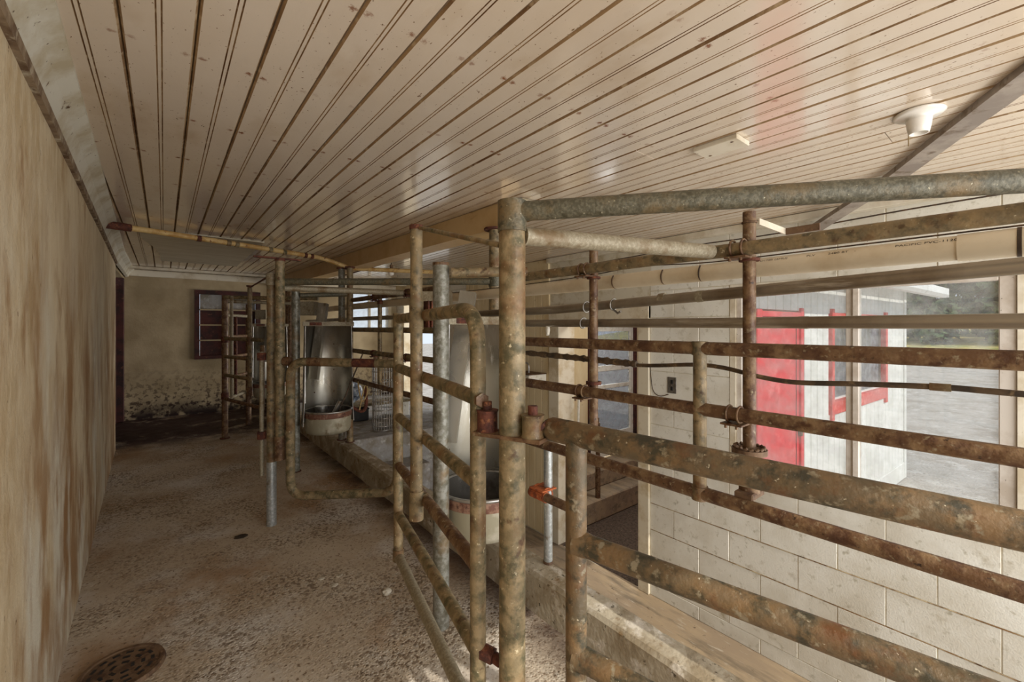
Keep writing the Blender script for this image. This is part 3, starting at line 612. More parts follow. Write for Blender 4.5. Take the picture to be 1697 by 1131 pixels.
# wood block on the ceiling
cb = thing('ceiling_block', 'flat white painted board screwed to the ceiling left of the lamp', 'board', (1.555, .72, ZC - .02))
G().box(1.505, 1.605, .645, .80, ZC - .018, ZC - .001, .002).build('board', 'whitewood', cb)
for a, b in ((1.525, .67), (1.585, .775)): G().lathe((a, b), [(0, ZC - .0195), (.005, ZC - .019), (.006, ZC - .0175)], 8).build('screw', 'cast', cb)
# diagonal sheet metal strip hung under the ceiling
sp = spline([(1.10, -.34, 1.70), (1.55, -.08, 1.692), (2.0, .17, 1.684), (2.45, .42, 1.674), (2.66, .60, 1.645), (2.86, .80, 1.60)], 4); V = []; F = []
for i, p in enumerate(sp):
    t = (sp[min(i + 1, len(sp) - 1)] - sp[max(i - 1, 0)]).normalized(); sd = t.cross(Vector((0, 0, 1))).normalized(); upv = sd.cross(t)
    for a, b in ((-.034, 0), (.034, -.004), (.034, .002), (-.028, .006), (-.028, .022), (-.034, .022)): V.append(p + sd * a + upv * b)
for i in range(len(sp) - 1):
    for k in range(6): F.append((i * 6 + k, i * 6 + (k + 1) % 6, (i + 1) * 6 + (k + 1) % 6, (i + 1) * 6 + k))
F += [tuple(reversed(range(6))), tuple((len(sp) - 1) * 6 + k for k in range(6))]
mk('ceiling_metal_strip', V, F, 'strap', label='grey sheet metal strip crossing diagonally under the ceiling by the lamp', cat='metal strip')
# overhead water pipe crossing the lane
wp = thing('ceiling_water_pipe', 'ochre water pipe crossing under the far ceiling with rusty left end', 'pipe', (.5, 3.75, 1.67))
wpp = [(-.30, 3.50, 1.665), (.0, 3.63, 1.672), (.5, 3.78, 1.668), (1.05, 3.93, 1.655), (1.32, 3.90, 1.58), (1.9, 3.45, 1.55)]
G().tube(bend(wpp, .05, 4), .0185, 14).build('pipe', 'yellowpipe', wp)
G().tube([(-.30, 3.50, 1.665), (-.16, 3.56, 1.668)], .024, 12).build('rusty_end', 'redrust', wp, label='crusted red rust')
for t in (.18, .35, .40, .62, .72, .88, .93):
    p = lerp(wpp[1], wpp[3], t); G().tube([p - Vector((.012, .0035, 0)), p + Vector((.012, .0035, 0))], .0215, 12).build('band', 'redrust' if t in (.18, .88, .93) else 'ochre', wp)
# hatch hardware / conduit lines on the pit side ceiling
G().tube(spline([(1.75, 5.5, ZC - .012), (1.72, 3.5, ZC - .014), (1.70, 2.0, ZC - .012), (1.70, 1.4, ZC - .013)], 4), .007, 8).build('ceiling_conduit', 'redrust', label='thin red conduit along the ceiling over the pit', cat='conduit')
hb_ = thing('hanging_bulb', 'small clear bulb hanging beyond the beam, above the far pit rails', 'bulb', (1.62, 3.75, 1.56))
G().tube([(1.62, 3.75, 1.709), (1.62, 3.75, 1.615)], .004, 6).build('cord', 'dark', hb_); G().tube([(1.62, 3.75, 1.625), (1.62, 3.75, 1.59)], .014, 12).build('socket', 'cast', hb_)
G().lathe((1.62, 3.75), [(.012, 1.592), (.020, 1.575), (.026, 1.553), (.020, 1.532), (0, 1.525)], 16).build('bulb_glass', 'porcelain', hb_)
# loose cable along the top of the right wall
G().tube(spline([(XR - .075, 3.2, 1.60), (XR - .07, 2.6, 1.592), (XR - .072, 2.0, 1.60), (XR - .07, 1.5, 1.615), (XR - .066, 1.0, 1.61), (XR - .062, .4, 1.63), (XR - .06, -.2, 1.635), (XR - .06, -.6, 1.64)], 5), .004, 6).build('wall_cable', 'dark', label='thin dark cable drooping along the top of the block wall', cat='cable')

# ================================================================== PIPE WORK
CR, CL = (.518, .578), (.482, .668)
# tall gate post in the middle of the picture
gp_ = thing('gate_post', 'tallest thick ochre pipe post in the centre, with hinges at mid height', 'post', (.505, .621, 0))
G().tube([(.505, .621, 0), (.505, .621, 1.235)], .0248, 24).build('pipe', 'ochre', gp_)
G().tube([(.505, .621, 1.228), (.505, .621, 1.285)], .0272, 24).build('top_tee', 'greengalv', gp_)
hp = G(); a = Vector((CL[0], CL[1], .845)); b = Vector((CR[0], CR[1], .845)); dd = (b - a).normalized(); nn = Vector((-dd.y, dd.x, 0))
hp.add([a + nn * .022 - dd * .02, a - nn * .022 - dd * .02, b - nn * .022 + dd * .024, b + nn * .022 + dd * .024] + [q + Vector((0, 0, .007)) for q in (a + nn * .022 - dd * .02, a - nn * .022 - dd * .02, b - nn * .022 + dd * .024, b + nn * .022 + dd * .024)], [(3, 2, 1, 0), (4, 5, 6, 7), (0, 1, 5, 4), (1, 2, 6, 5), (2, 3, 7, 6), (3, 0, 4, 7)], [False] * 6)
hp.build('hinge_plate', 'rustpipe', gp_)
for (c, m_) in ((CR, 'pipe'), (CL, 'redrust')):
    hb = G().tube([(c[0], c[1], .852), (c[0], c[1], .856), (c[0], c[1], .886), (c[0], c[1], .892)], [.0215, .0195, .0195, .0215], 20).build('hinge_barrel', m_, gp_)
    G().tube([(c[0], c[1], .892), (c[0], c[1], .908)], .0095, 6).build('bolt', 'redrust', hb)
# heavy swing gate running to the right of the post
A = Vector((.545, .556, .866)); B = Vector((.701, .010, .836)); E_ = A.lerp(B, 1.5)
sg = thing('swing_gate', 'heavy swing gate of thick dirty pipes in the right foreground', 'gate', (.62, .3, .2))
G().tube([A - (B - A).normalized() * .012, A, A.lerp(B, .5), B, E_], [.016, .0215, .0215, .0215, .0215], 22).build('top_rail', 'gatepipe', sg)
up_ = A.lerp(B, .085); dz = lambda z: Vector((up_.x, up_.y, z))
G().tube([dz(.22), dz(up_.z)], .0185, 20).build('upright', 'gatepipe', sg)
for z in (.676, .478, .262):
    q = up_.lerp(E_, 0); q = Vector((up_.x, up_.y, z)); e = Vector((E_.x, E_.y, z - .045)); G().tube([q, q.lerp(e, .5), e], .0195, 20).build('rail', 'gatepipe', sg)
    G().tube([q, q + (e - q).normalized() * .024], [.0235, .0200], 18).build('weld', 'gatepipe', sg)
e = Vector((E_.x, E_.y, .2)); G().tube([(E_.x, E_.y, .2), (E_.x, E_.y, E_.z)], .0195, 18).build('upright', 'gatepipe', sg)
G().tube([(A.x - .012, A.y + .012, A.z), (CR[0] + .012, CR[1] - .006, .872)], .0165, 14).build('hinge_arm', 'redrust', sg)
# curved stall gate left of the post
U1 = Vector((.616, 1.368, 0)); U2 = Vector((.478, .694, 0)); at = lambda p, z: Vector((p.x, p.y, z))
cg = thing('stall_gate', 'narrow stall gate with one rounded top corner, left of the centre post', 'gate', (.547, 1.03, .2))
G().tube(bend([at(U1, 1.078), at(U2, 1.088), at(U2, .20)], .085, 8), .0158, 18).build('bent_frame', 'ochre', cg)
G().tube([at(U1, .272), at(U1, 1.078)], .0158, 18).build('upright', 'ochre', cg)
G().tube([at(U1, 1.050), at(U1, 1.0975)], .0178, 16).build('elbow', 'pipe', cg)
G().tube([at(U1, .262), at(U1, .30)], .0182, 16).build('elbow', 'pipe', cg)
for k, z in enumerate((.913, .748, .584, .418)): G().tube([at(U1, z), at(U1, z).lerp(at(U2, z), .5), at(U2, z - .003)], .0150, 16).build('rail', ('ochre', 'ochre', 'rustpipe', 'ochre')[k], cg)
G().tube([at(U1, .276), at(U2, .268)], .0150, 16).build('rail', 'dustgalv', cg)
G().tube([at(U2, .910) - (at(U1, 0) - at(U2, 0)).normalized() * .012, at(U2, .910) - (at(U1, 0) - at(U2, 0)).normalized() * .022], .0145, 6).build('pivot_nut', 'rustpipe', cg); G().tube([at(U2, .42), at(U2, .42) + Vector((.016, -.03, -.006))], .0150, 6).build('pivot_nut', 'redrust', cg)
G().tube([at(U2, .42) + Vector((.016, -.03, -.006)), (.500, .648, .410)], .0105, 6).build('pivot_bolt', 'redrust', cg)
SL = Vector((.526, 1.054, 0))
lp_ = G().tube([at(SL, .535), at(SL, 1.317)], .0162, 18).build('latch_pipe', 'pipe', cg, label='upright latch pipe with sleeves')
G().tube([at(SL, 1.045), at(SL, 1.122)], .0190, 18).build('sleeve', 'pipe', lp_); G().tube([at(SL, .535), at(SL, .612)], .0190, 18).build('sleeve', 'pipe', lp_)
G().tube([at(SL, 1.312), at(SL, 1.324)], .0185, 9).build('cap', 'redrust', lp_)
for s_ in (.024, .034): G().box(SL.x + s_, SL.x + s_ + .004, SL.y - .022, SL.y + .014, 1.050, 1.122, .001).build('flange_plate', 'redrust', lp_)
G().box(SL.x + .008, SL.x + .030, SL.y - .012, SL.y + .020, .565, .600, .002).build('latch_block', 'pipe', lp_)
G().tube([(.530, 1.050, 1.318), (.492, .64, 1.205)], .0055, 10).build('tie_rod', 'ochre', label='thin slanting rod from the latch pipe to the centre post', cat='rod')
# posts
def post(name, x, y, z0, z1, r, m, label, group=None, foot=None, cap=None):
    t = thing(name, label, 'post', (x, y, z0), group)
    G().tube([(x, y, z0), (x, y, z1)], r, 18).build('pipe', m, t)
    if foot: G().tube([(x, y, z0), (x, y, z0 + .005)], r * foot, 12).build('foot_plate', 'redrust', t)
    if cap: G().tube([(x, y, z1 - .004), (x, y, z1 + .006)], r * cap, 12).build('top_flange', 'redrust', t)
    return t
GP = 'galvanised stall posts on the lane floor'
p2 = post('pipe_post', .759, 1.331, -.004, 1.272, .0288, 'galv', 'grey galvanised post standing before the nearest feed bowl', GP)
G().tube([(.759, 1.331, 1.268), (.759, 1.331, 1.278)], .0295, 18).build('cap', 'rustpipe', p2)
G().tube([(.785, 1.305, 1.243), (1.02, 1.17, 1.252)], .0172, 16).build('arm', 'pipe', p2)
p3 = post('pipe_post', .749, 3.43, -.004, 1.312, .028, 'galv', 'grey galvanised post left of the middle feed bowl', GP, 1.35)
G().tube([(.77, 3.41, 1.285), (1.115, 3.435, 1.31)], .017, 14).build('arm', 'greengalv', p3)
p4 = post('pipe_post', .712, 5.40, -.004, 1.30, .027, 'rustpipe', 'brown post beside the farthest feed bowl', GP)
CP = 'posts between curb and beam'
post('beam_post', 1.385, 1.85, -1.0, 1.577, .0315, 'pipe', 'rust speckled post up to the beam behind the nearest feed bowl', CP, None, 1.9)
post('curb_post', 1.118, 3.56, CZ, 1.526, .026, 'galv', 'left of the paired posts right of the middle feed bowl', CP, 1.5, 1.6)
post('curb_post', 1.148, 3.455, CZ, 1.526, .0245, 'pipe', 'right of the paired posts right of the middle feed bowl', CP, 1.5, 1.6)
cp_ = post('curb_post', 1.150, 1.194, CZ, .612, .0170, 'brightgalv', 'short shiny galvanised post on the curb right of the centre post', CP)
G().tube([(1.150, 1.194, CZ), (1.150, 1.194, CZ + .012)], .0185, 14).build('foot_ring', 'cast', cp_)
bp_ = thing('clamped_pipe', 'short brown pipe in an orange clamp on the shiny curb post', 'pipe', (1.11, 1.16, .40))
G().tube([(1.112, 1.252, .412), (1.112, 1.03, .412)], .0165, 14).build('pipe', 'rustpipe', bp_)
oc = G().tube([(1.112, 1.245, .412), (1.112, 1.165, .412)], .0195, 14).build('clamp', 'orange', bp_)
for yy in (1.235, 1.178):
    G().torus((1.130, yy, .412), (0, 1, 0), .026, .0038, 16, 6).build('u_bolt', 'orange', oc)
G().box(1.095, 1.170, 1.168, 1.242, .430, .436, .001).build('plate', 'orange', oc)
# overhead tie pipes from the lane posts
G().tube([(.515, .608, 1.266), (.76, .305, 1.268), (1.12, -.135, 1.270)], .0182, 20).build('overhead_tie_pipe', 'greengalv', label='spangled galvanised pipe running right from the top of the centre post', cat='pipe', group='overhead tie pipes')
G().tube([(.525, .612, 1.222), (1.075, .525, 1.242)], .0178, 20).build('overhead_brace_pipe', 'dustgalv', label='pale dusty brace pipe from the centre post top to the pit rail', cat='pipe', group='overhead tie pipes')
tp = thing('overhead_tie_pipe', 'spangled galvanised pipe from the second lane post to the nearest curb post', 'pipe', (.8, 2.05, 1.27), 'overhead tie pipes')
G().tube([(.475, 2.545, 1.292), (1.36, 1.862, 1.297)], .0185, 16).build('pipe', 'greengalv', tp); G().tube([(1.385, 1.85, 1.270), (1.385, 1.85, 1.325)], .0345, 16).build('tee', 'greengalv', tp)
G().tube([(.475, 2.56, 1.262), (1.145, 2.46, 1.262)], .0170, 16).build('overhead_brace_pipe', 'dustgalv', label='dusty brace pipe from the second lane post to the far pit rail', cat='pipe', group='overhead tie pipes')

# pit side rails
def u_clamp(parent, c, r, name='u_clamp', m='rustpipe', plate=True):
    g = G()
    for dy in (-.013, .013): g.torus((c[0], c[1] + dy, c[2]), (0, 1, 0), r + .003, .003, 16, 6)
    if plate: g.box(c[0] - r - .006, c[0] + r + .010, c[1] - .026, c[1] + .026, c[2] - r - .009, c[2] - r - .004, .001)
    for dy in (-.013, .013): g.tube([(c[0] - r - .002, c[1] + dy, c[2] - r - .004), (c[0] - r - .002, c[1] + dy, c[2] - r - .016)], .0035, 6)
    return g.build(name, m, parent)
RX = 1.10
rp = thing('pit_rail_panel', 'rusty three-rail panel in front of the yard window', 'railing', (RX, .6, .6), 'pit side rail panels')
for z, m_ in ((.995, 'rustpipe'), (.8345, 'rustpipe'), (.613, 'rustpipe')): G().tube([(RX, 1.30, z), (RX, .6, z), (RX, -.45, z)], .0172 if z > .7 else .0178, 18).build('rail', m_, rp)
G().tube([(RX, .566, .613), (RX, .566, .995)], .0170, 16).build('upright', 'pipe', rp)
for z in (.613, .995): G().tube([(RX, .566, z - .0178), (RX, .566, z + .0178)], .0205, 12).build('weld', 'pipe', rp)
tr = thing('pit_top_rail', 'horizontal pipe rail under the ceiling clamped to the hanging posts', 'railing', (RX + .01, .5, 1.24))
G().tube([(RX + .005, 1.42, 1.250), (RX + .005, .6, 1.245), (RX + .005, -.45, 1.237)], .0172, 18).build('pipe', 'pipe', tr)
hpost = [(.957, .665, 1.368, 'hanging brown pipe clamped between the rails left of the wall outlet'), (.457, .622, 1.339, 'hanging brown pipe with a toothed flange in front of the red door')]
for y, za, zb, lb in hpost:
    t = thing('hanging_post', lb, 'post', (RX + .036, y, za), 'posts hanging in the pit rails')
    G().tube([(RX + .036, y, za), (RX + .036, y, zb)], .0150, 16).build('pipe', 'rustpipe', t)
    u_clamp(t, (RX + .003, y + .012, 1.246), .0172); u_clamp(t, (RX, y + .02, .8345), .0172)
    G().tube([(RX + .036, y, 1.215), (RX + .036, y, 1.222)], .024, 10).build('collar', 'redrust', t)
    if y > .8: G().tube([(RX + .036, y, .856), (RX + .036, y, .866)], .027, 10).build('collar', 'redrust', t)
    else:
        fl = G().tube([(RX + .036, y, .735), (RX + .036, y, .748)], .040, 24).build('flange', 'cast', t)
        for k in range(16):
            a = 2 * math.pi * k / 16; G().tube([(RX + .036 + .033 * math.cos(a), y + .033 * math.sin(a), .748), (RX + .036 + .033 * math.cos(a + .25), y + .033 * math.sin(a + .25), .753)], .004, 6).build('tooth', 'cast', fl)
        G().tube([(RX + .036, y, .64), (RX + .036, y, .736)], .024, 18).build('collar', 'rustpipe', t)
        G().box(RX + .0, RX + .072, y - .022, y + .022, .628, .645, .003).build('claw', 'cast', t)
        G().torus((RX + .036, y, 1.312), (0, 0, 1), .0155, .003, 16, 6).build('strap_ring', 'cast', t)
stp = thing('ceiling_strap', 'pale flat strap from the hanging post up towards the ceiling by the window', 'strap', (1.3, .4, 1.31))
G().box(1.150, 1.330, .4385, .4415, 1.306, 1.322).build('strap', 'whitewood', stp)
G().box(1.322, 1.330, .36, .438, 1.304, 1.322).build('strap_return', 'cast', stp)
# the same rails farther along the pit
rp2 = thing('pit_rail_panel', 'dirty three-rail panel in the middle distance by the wire basket', 'railing', (1.12, 2.7, .64), 'pit side rail panels')
for z, m_ in ((1.033, 'pipe'), (.868, 'pipe'), (.640, 'redrust')): G().tube([(1.155, 2.05, z), (1.155, 2.7, z), (1.155, 3.43, z)], .0172, 12).build('rail', m_ if z != .640 else 'rustpipe', rp2)
G().tube([(1.155, 2.55, .640), (1.155, 2.55, 1.033)], .0170, 12).build('upright', 'pipe', rp2)
G().tube([(1.16, 1.98, 1.262), (1.16, 3.42, 1.266)], .0172, 12).build('pit_top_rail', 'rustpipe', label='far length of pipe rail under the ceiling between curb posts', cat='railing')
for y, za, zb, lb in ((2.953, .62, 1.285, 'hanging pipe with red collar left in the far pit rails'), (2.42, .62, 1.531, 'hanging pipe reaching the beam in the far pit rails')):
    t = thing('hanging_post', lb, 'post', (1.191, y, za), 'posts hanging in the pit rails')
    G().tube([(1.191, y, za), (1.191, y, zb)], .0150, 12).build('pipe', 'pipe', t); u_clamp(t, (1.158, y + .012, 1.264), .0172, m='redrust'); u_clamp(t, (1.155, y + .02, .868), .0172, m='redrust')
    G().tube([(1.191, y, 1.215), (1.191, y, 1.245)], .019, 10).build('collar', 'redrust', t)

# tubes: plastic vacuum line, milk line, wash line, hose
PX, PZ, PR = 1.25, 1.214, .0252
pv = thing('plastic_pipe', 'cream printed plastic pipe running above the yard window', 'pipe', (PX, 2, PZ))
G().tube([(PX, -.5, PZ - .004), (PX, 1.5, PZ), (PX, 3.6, PZ + .012), (PX, 5.4, PZ + .02)], PR, 22).build('pipe', 'pvc', pv)
G().tube([(PX, .104, PZ - .003), (PX, .0, PZ - .003), (PX, -.06, PZ - .003)], PR + .0022, 22).build('coupling', 'pvc', pv)
G().tube([(PX, .026, PZ - .003), (PX, .020, PZ - .003)], PR + .0030, 22).build('band', 'dark', pv)
for y in (.948, .756, .633, 2.30, 2.42, 2.52): G().torus((PX, y, PZ + .002), (0, 1, .12), PR + .002, .0022, 20, 6, .4, 4.6).build('hook', 'dark', pv)
G().tube(spline([(PX - .010, 3.4, PZ + .034), (PX - .012, 2.2, PZ + .028), (PX - .012, 1.5, PZ + .026), (PX - .010, 1.1, PZ + .030), (PX - .012, .85, PZ + .040), (PX - .014, .6, PZ + .026), (PX - .012, .3, PZ + .026), (PX - .012, -.3, PZ + .026)], 6), .0018, 6).build('cable', 'dark', pv)
def pipe_text(txt, y0, size, ang0):
    cu = bpy.data.curves.new('print', 'FONT'); cu.body = txt; cu.size = size; tmp = bpy.data.objects.new('print_tmp', cu); COL.objects.link(tmp)
    bpy.context.view_layer.update(); me = bpy.data.meshes.new_from_object(tmp.evaluated_get(bpy.context.evaluated_depsgraph_get()))
    V = []; r = PR + .0006
    for v in me.vertices:
        a = ang0 + v.co.y / r; V.append((PX - r * math.cos(a), y0 - v.co.x * 1.35, PZ - .003 + r * math.sin(a)))
    F = [tuple(p.vertices) for p in me.polygons]; bpy.data.objects.remove(tmp); mk('print', V, F, 'ink', pv)
pipe_text('PACIFIC PVC-1120', .197, .0088, .52); pipe_text('-', .268, .009, .50); pipe_text('2480 BT', .318, .0085, .52); pipe_text('PLV', .362, .0085, .52); pipe_text('ASTM D1785 (2MU)', .500, .0085, .55)
mk_ = thing('milk_tube', 'grey steel tube sloping just below the cream plastic pipe', 'pipe', (1.19, 1.5, 1.1))
G().tube([(1.195, -.45, 1.168), (1.19, .0, 1.161), (1.19, 1.2, 1.118), (1.235, 2.2, 1.118), (1.25, 3.4, 1.122), (1.25, 5.2, 1.12)], .0158, 18).build('tube', 'milk', mk_)
for y in (1.035, .915): G().torus((1.19, y, 1.118 + (1.2 - y) * .036), (0, 1, .1), .0195, .0026, 18, 6).build('hanger_ring', 'rim', mk_)
G().tube([(1.19, .915, 1.110), (1.186, .895, 1.098), (1.182, .88, 1.104)], .004, 6).build('wing_nut', 'rim', mk_)
for y in (.62, .74): G().tube([(1.19, y, 1.1385), (1.19, y - .02, 1.1392)], .0168, 16).build('sleeve', 'dustgalv', mk_)
wt = thing('wash_tube', 'straight grey tube at eye level across the yard window', 'pipe', (1.175, 1.2, 1.06))
G().tube([(1.170, -.45, 1.060), (1.172, .5, 1.062), (1.175, 1.5, 1.068)], .0142, 18).build('tube', 'milk', wt)
G().tube([(1.172, .36, 1.0615), (1.172, .34, 1.0615)], .0150, 16).build('sleeve', 'milk', wt)
G().torus((1.172, 1.035, 1.066), (0, 1, .15), .0185, .0026, 18, 6).build('hanger_ring', 'rim', wt)
G().tube([(1.176, 1.225, 1.062), (1.168, 1.215, 1.040), (1.160, 1.207, 1.020)], [.0075, .0085, .006], 12).build('inlet_nipple', 'whiteplastic', wt)
hs = thing('rubber_hose', 'dark sagging hose with crusted wrapping across the yard window', 'hose', (1.16, .6, .92))
hpts = [(1.16, 1.36, .942), (1.16, 1.044, .935), (1.16, .792, .931), (1.16, .614, .945), (1.16, .53, .942), (1.16, .441, .926), (1.16, .362, .920), (1.16, .248, .928), (1.16, .119, .935), (1.16, .017, .934), (1.16, -.4, .930)]
G().tube(spline(hpts, 6), .0058, 10).build('hose', 'hose', hs)
V = []; F = []; pts = spline([(1.157, 1.36, .946), (1.157, 1.1, .941), (1.157, .95, .938), (1.157, .80, .934)], 14)
G().tube(pts, [.0105 + .003 * noise.noise(Vector((i * .7, 0, 0))) + .002 * math.sin(i * 1.9) for i in range(len(pts))], 10).build('wrapping', 'hose', hs)
G().tube([(1.16, .135, .9345), (1.16, .105, .935)], .0075, 10).build('coupling', 'pipe', hs)

# ------------------------------------------------------------------ second lane post with its sleeve pipe and loop gate
lp2 = thing('gate_post', 'second lane post, pale galvanised at its foot, left of the loop gate', 'post', (.446, 2.583, 0))
G().tube([(.446, 2.583, -.004), (.446, 2.583, .335)], .0245, 16).build('foot', 'brightgalv', lp2)
G().tube([(.446, 2.583, .335), (.446, 2.583, 1.335)], .0235, 16).build('pipe', 'pipe', lp2)
G().tube([(.446, 2.583, 1.275), (.446, 2.583, 1.335)], .027, 16).build('top_tee', 'dustgalv', lp2)
SQ = (.474, 2.516)
lq = G().tube([(SQ[0], SQ[1], .36), (SQ[0], SQ[1], 1.405)], .0225, 16).build('latch_pipe', 'ochre', lp2)
G().tube([(SQ[0], SQ[1], .355), (SQ[0], SQ[1], .48)], .0265, 16).build('sleeve', 'rustpipe', lq); G().tube([(SQ[0], SQ[1], .80), (SQ[0], SQ[1], .92)], .0262, 16).build('sleeve', 'ochre', lq)
G().tube([(SQ[0], SQ[1], 1.398), (SQ[0], SQ[1], 1.412)], .026, 9).build('cap', 'redrust', lq)
G().box(SQ[0] - .12, SQ[0] + .10, SQ[1] - .012, SQ[1] + .012, 1.408, 1.416).build('red_bar', 'redrust', lq)
for z in (.895, .475):
    b_ = G().tube([(.405, 2.615, z - .02), (.405, 2.615, z + .02)], .022, 14).build('hinge_barrel', 'redrust', lp2)
G().tube([(.405, 2.615, .26), (.405, 2.615, .92)], .0110, 12).build('hinge_rod', 'dustgalv', lp2)
lg = thing('loop_gate', 'rounded loop gate of one bent ochre pipe across the middle of the lane', 'gate', (.7, 2.33, .15))
ga, gb_ = Vector((.515, 2.475, 0)), Vector((.935, 2.09, 0))
G().tube(bend([at(gb_, .862), at(ga, .872), at(ga, .165), at(gb_, .200), at(gb_, .862)], .085, 7), .0225, 16).build('bent_pipe', 'ochre', lg)
G().tube([at(ga, .872) + (ga - gb_).normalized() * .035, at(ga, .872)], .024, 14).build('hinge_elbow', 'rustpipe', lg)
for t0, t1, m_ in ((.10, .30, 'rustpipe'), (.52, .80, 'redrust')): G().tube([at(ga, .872).lerp(at(gb_, .862), t0 + .07), at(ga, .872).lerp(at(gb_, .862), t1)], .0229, 16).build('rust_patch', m_, lg)

# ------------------------------------------------------------------ third stall: far posts and gates
tq = thing('gate_post', 'farthest lane post standing before the boarded window', 'post', (.45, 4.87, 0))
G().tube([(.45, 4.87, -.004), (.45, 4.87, 1.355)], .0262, 14).build('pipe', 'rustpipe', tq)
for z in (.40, .935): G().tube([(.45, 4.87, z - .03), (.45, 4.87, z + .03)], .032, 12).build('collar', 'redrust', tq)
G().tube([(.45, 4.87, -.004), (.45, 4.87, .006)], .042, 10).build('foot_plate', 'redrust', tq)
fg = thing('stall_gate', 'small far gate with four thin rungs in front of the end wall', 'gate', (.55, 4.45, .3))
f0, f1 = Vector((.452, 4.83, 0)), Vector((.640, 4.10, 0))
for z, k in ((.945, 1), (.775, .72), (.60, .72), (.375, 1)): G().tube([at(f0, z), at(f0, z).lerp(at(f1, z), k)], .017, 10).build('rail', 'ochre' if z > .4 else 'rustpipe', fg)
G().tube([at(f1, .36), at(f1, .90)], .018, 10).build('upright', 'rustpipe', fg); G().tube([at(f0.lerp(f1, .18), .40), at(f0.lerp(f1, .18), 1.34)], .0125, 10).build('upright', 'dustgalv', fg)
q = f0.lerp(f1, .72) + Vector((-.012, -.012, 0))
lt = G().tube([at(q, .47), at(q, 1.405)], .0185, 12).build('latch_pipe', 'pipe', fg); G().tube([at(q, .46), at(q, .54)], .024, 10).build('sleeve', 'rustpipe', lt); G().tube([at(q, 1.40), at(q, 1.412)], .027, 9).build('cap', 'redrust', lt); G().tube([at(q, .90), at(q, .97)], .022, 10).build('sleeve', 'rustpipe', lt)
G().tube([at(q, 1.395), (.446, 2.60, 1.33)], .0055, 8).build('tie_rod', 'redrust', label='thin red rod between the far latch pipe and the second lane post', cat='rod')
fh = thing('side_gate', 'rusty far rail gate slanting back to the end wall', 'gate', (.58, 5.2, .3))
h0, h1 = Vector((.462, 4.92, 0)), Vector((.69, 5.375, 0))
for z in (.36, .56, .76, .96, 1.17): G().tube([at(h0, z), at(h1, z)], .016, 10).build('rail', 'dustgalv' if z in (.36, 1.17) else 'rustpipe', fh)
G().tube([at(h0.lerp(h1, .45), .36), at(h0.lerp(h1, .45), 1.17)], .014, 10).build('upright', 'redrust', fh)
G().tube([(.45, 4.86, 1.335), (.80, 4.55, 1.325), (1.12, 4.25, 1.32)], .019, 12).build('overhead_tie_pipe', 'ochre', label='dirty overhead pipe from the farthest lane post', cat='pipe', group='overhead tie pipes')
G().tube([(.46, 4.90, 1.300), (1.13, 5.0, 1.305)], .0165, 12).build('overhead_brace_pipe', 'dustgalv', label='pale overhead brace from the farthest lane post to the curb posts', cat='pipe', group='overhead tie pipes')
for y in (5.45, 5.60): post('curb_post', 1.135, y, CZ, 1.526, .025, 'rustpipe', 'far curb post at the last stall, %s of the pair' % ('nearer' if y < 5.5 else 'farther'), CP)

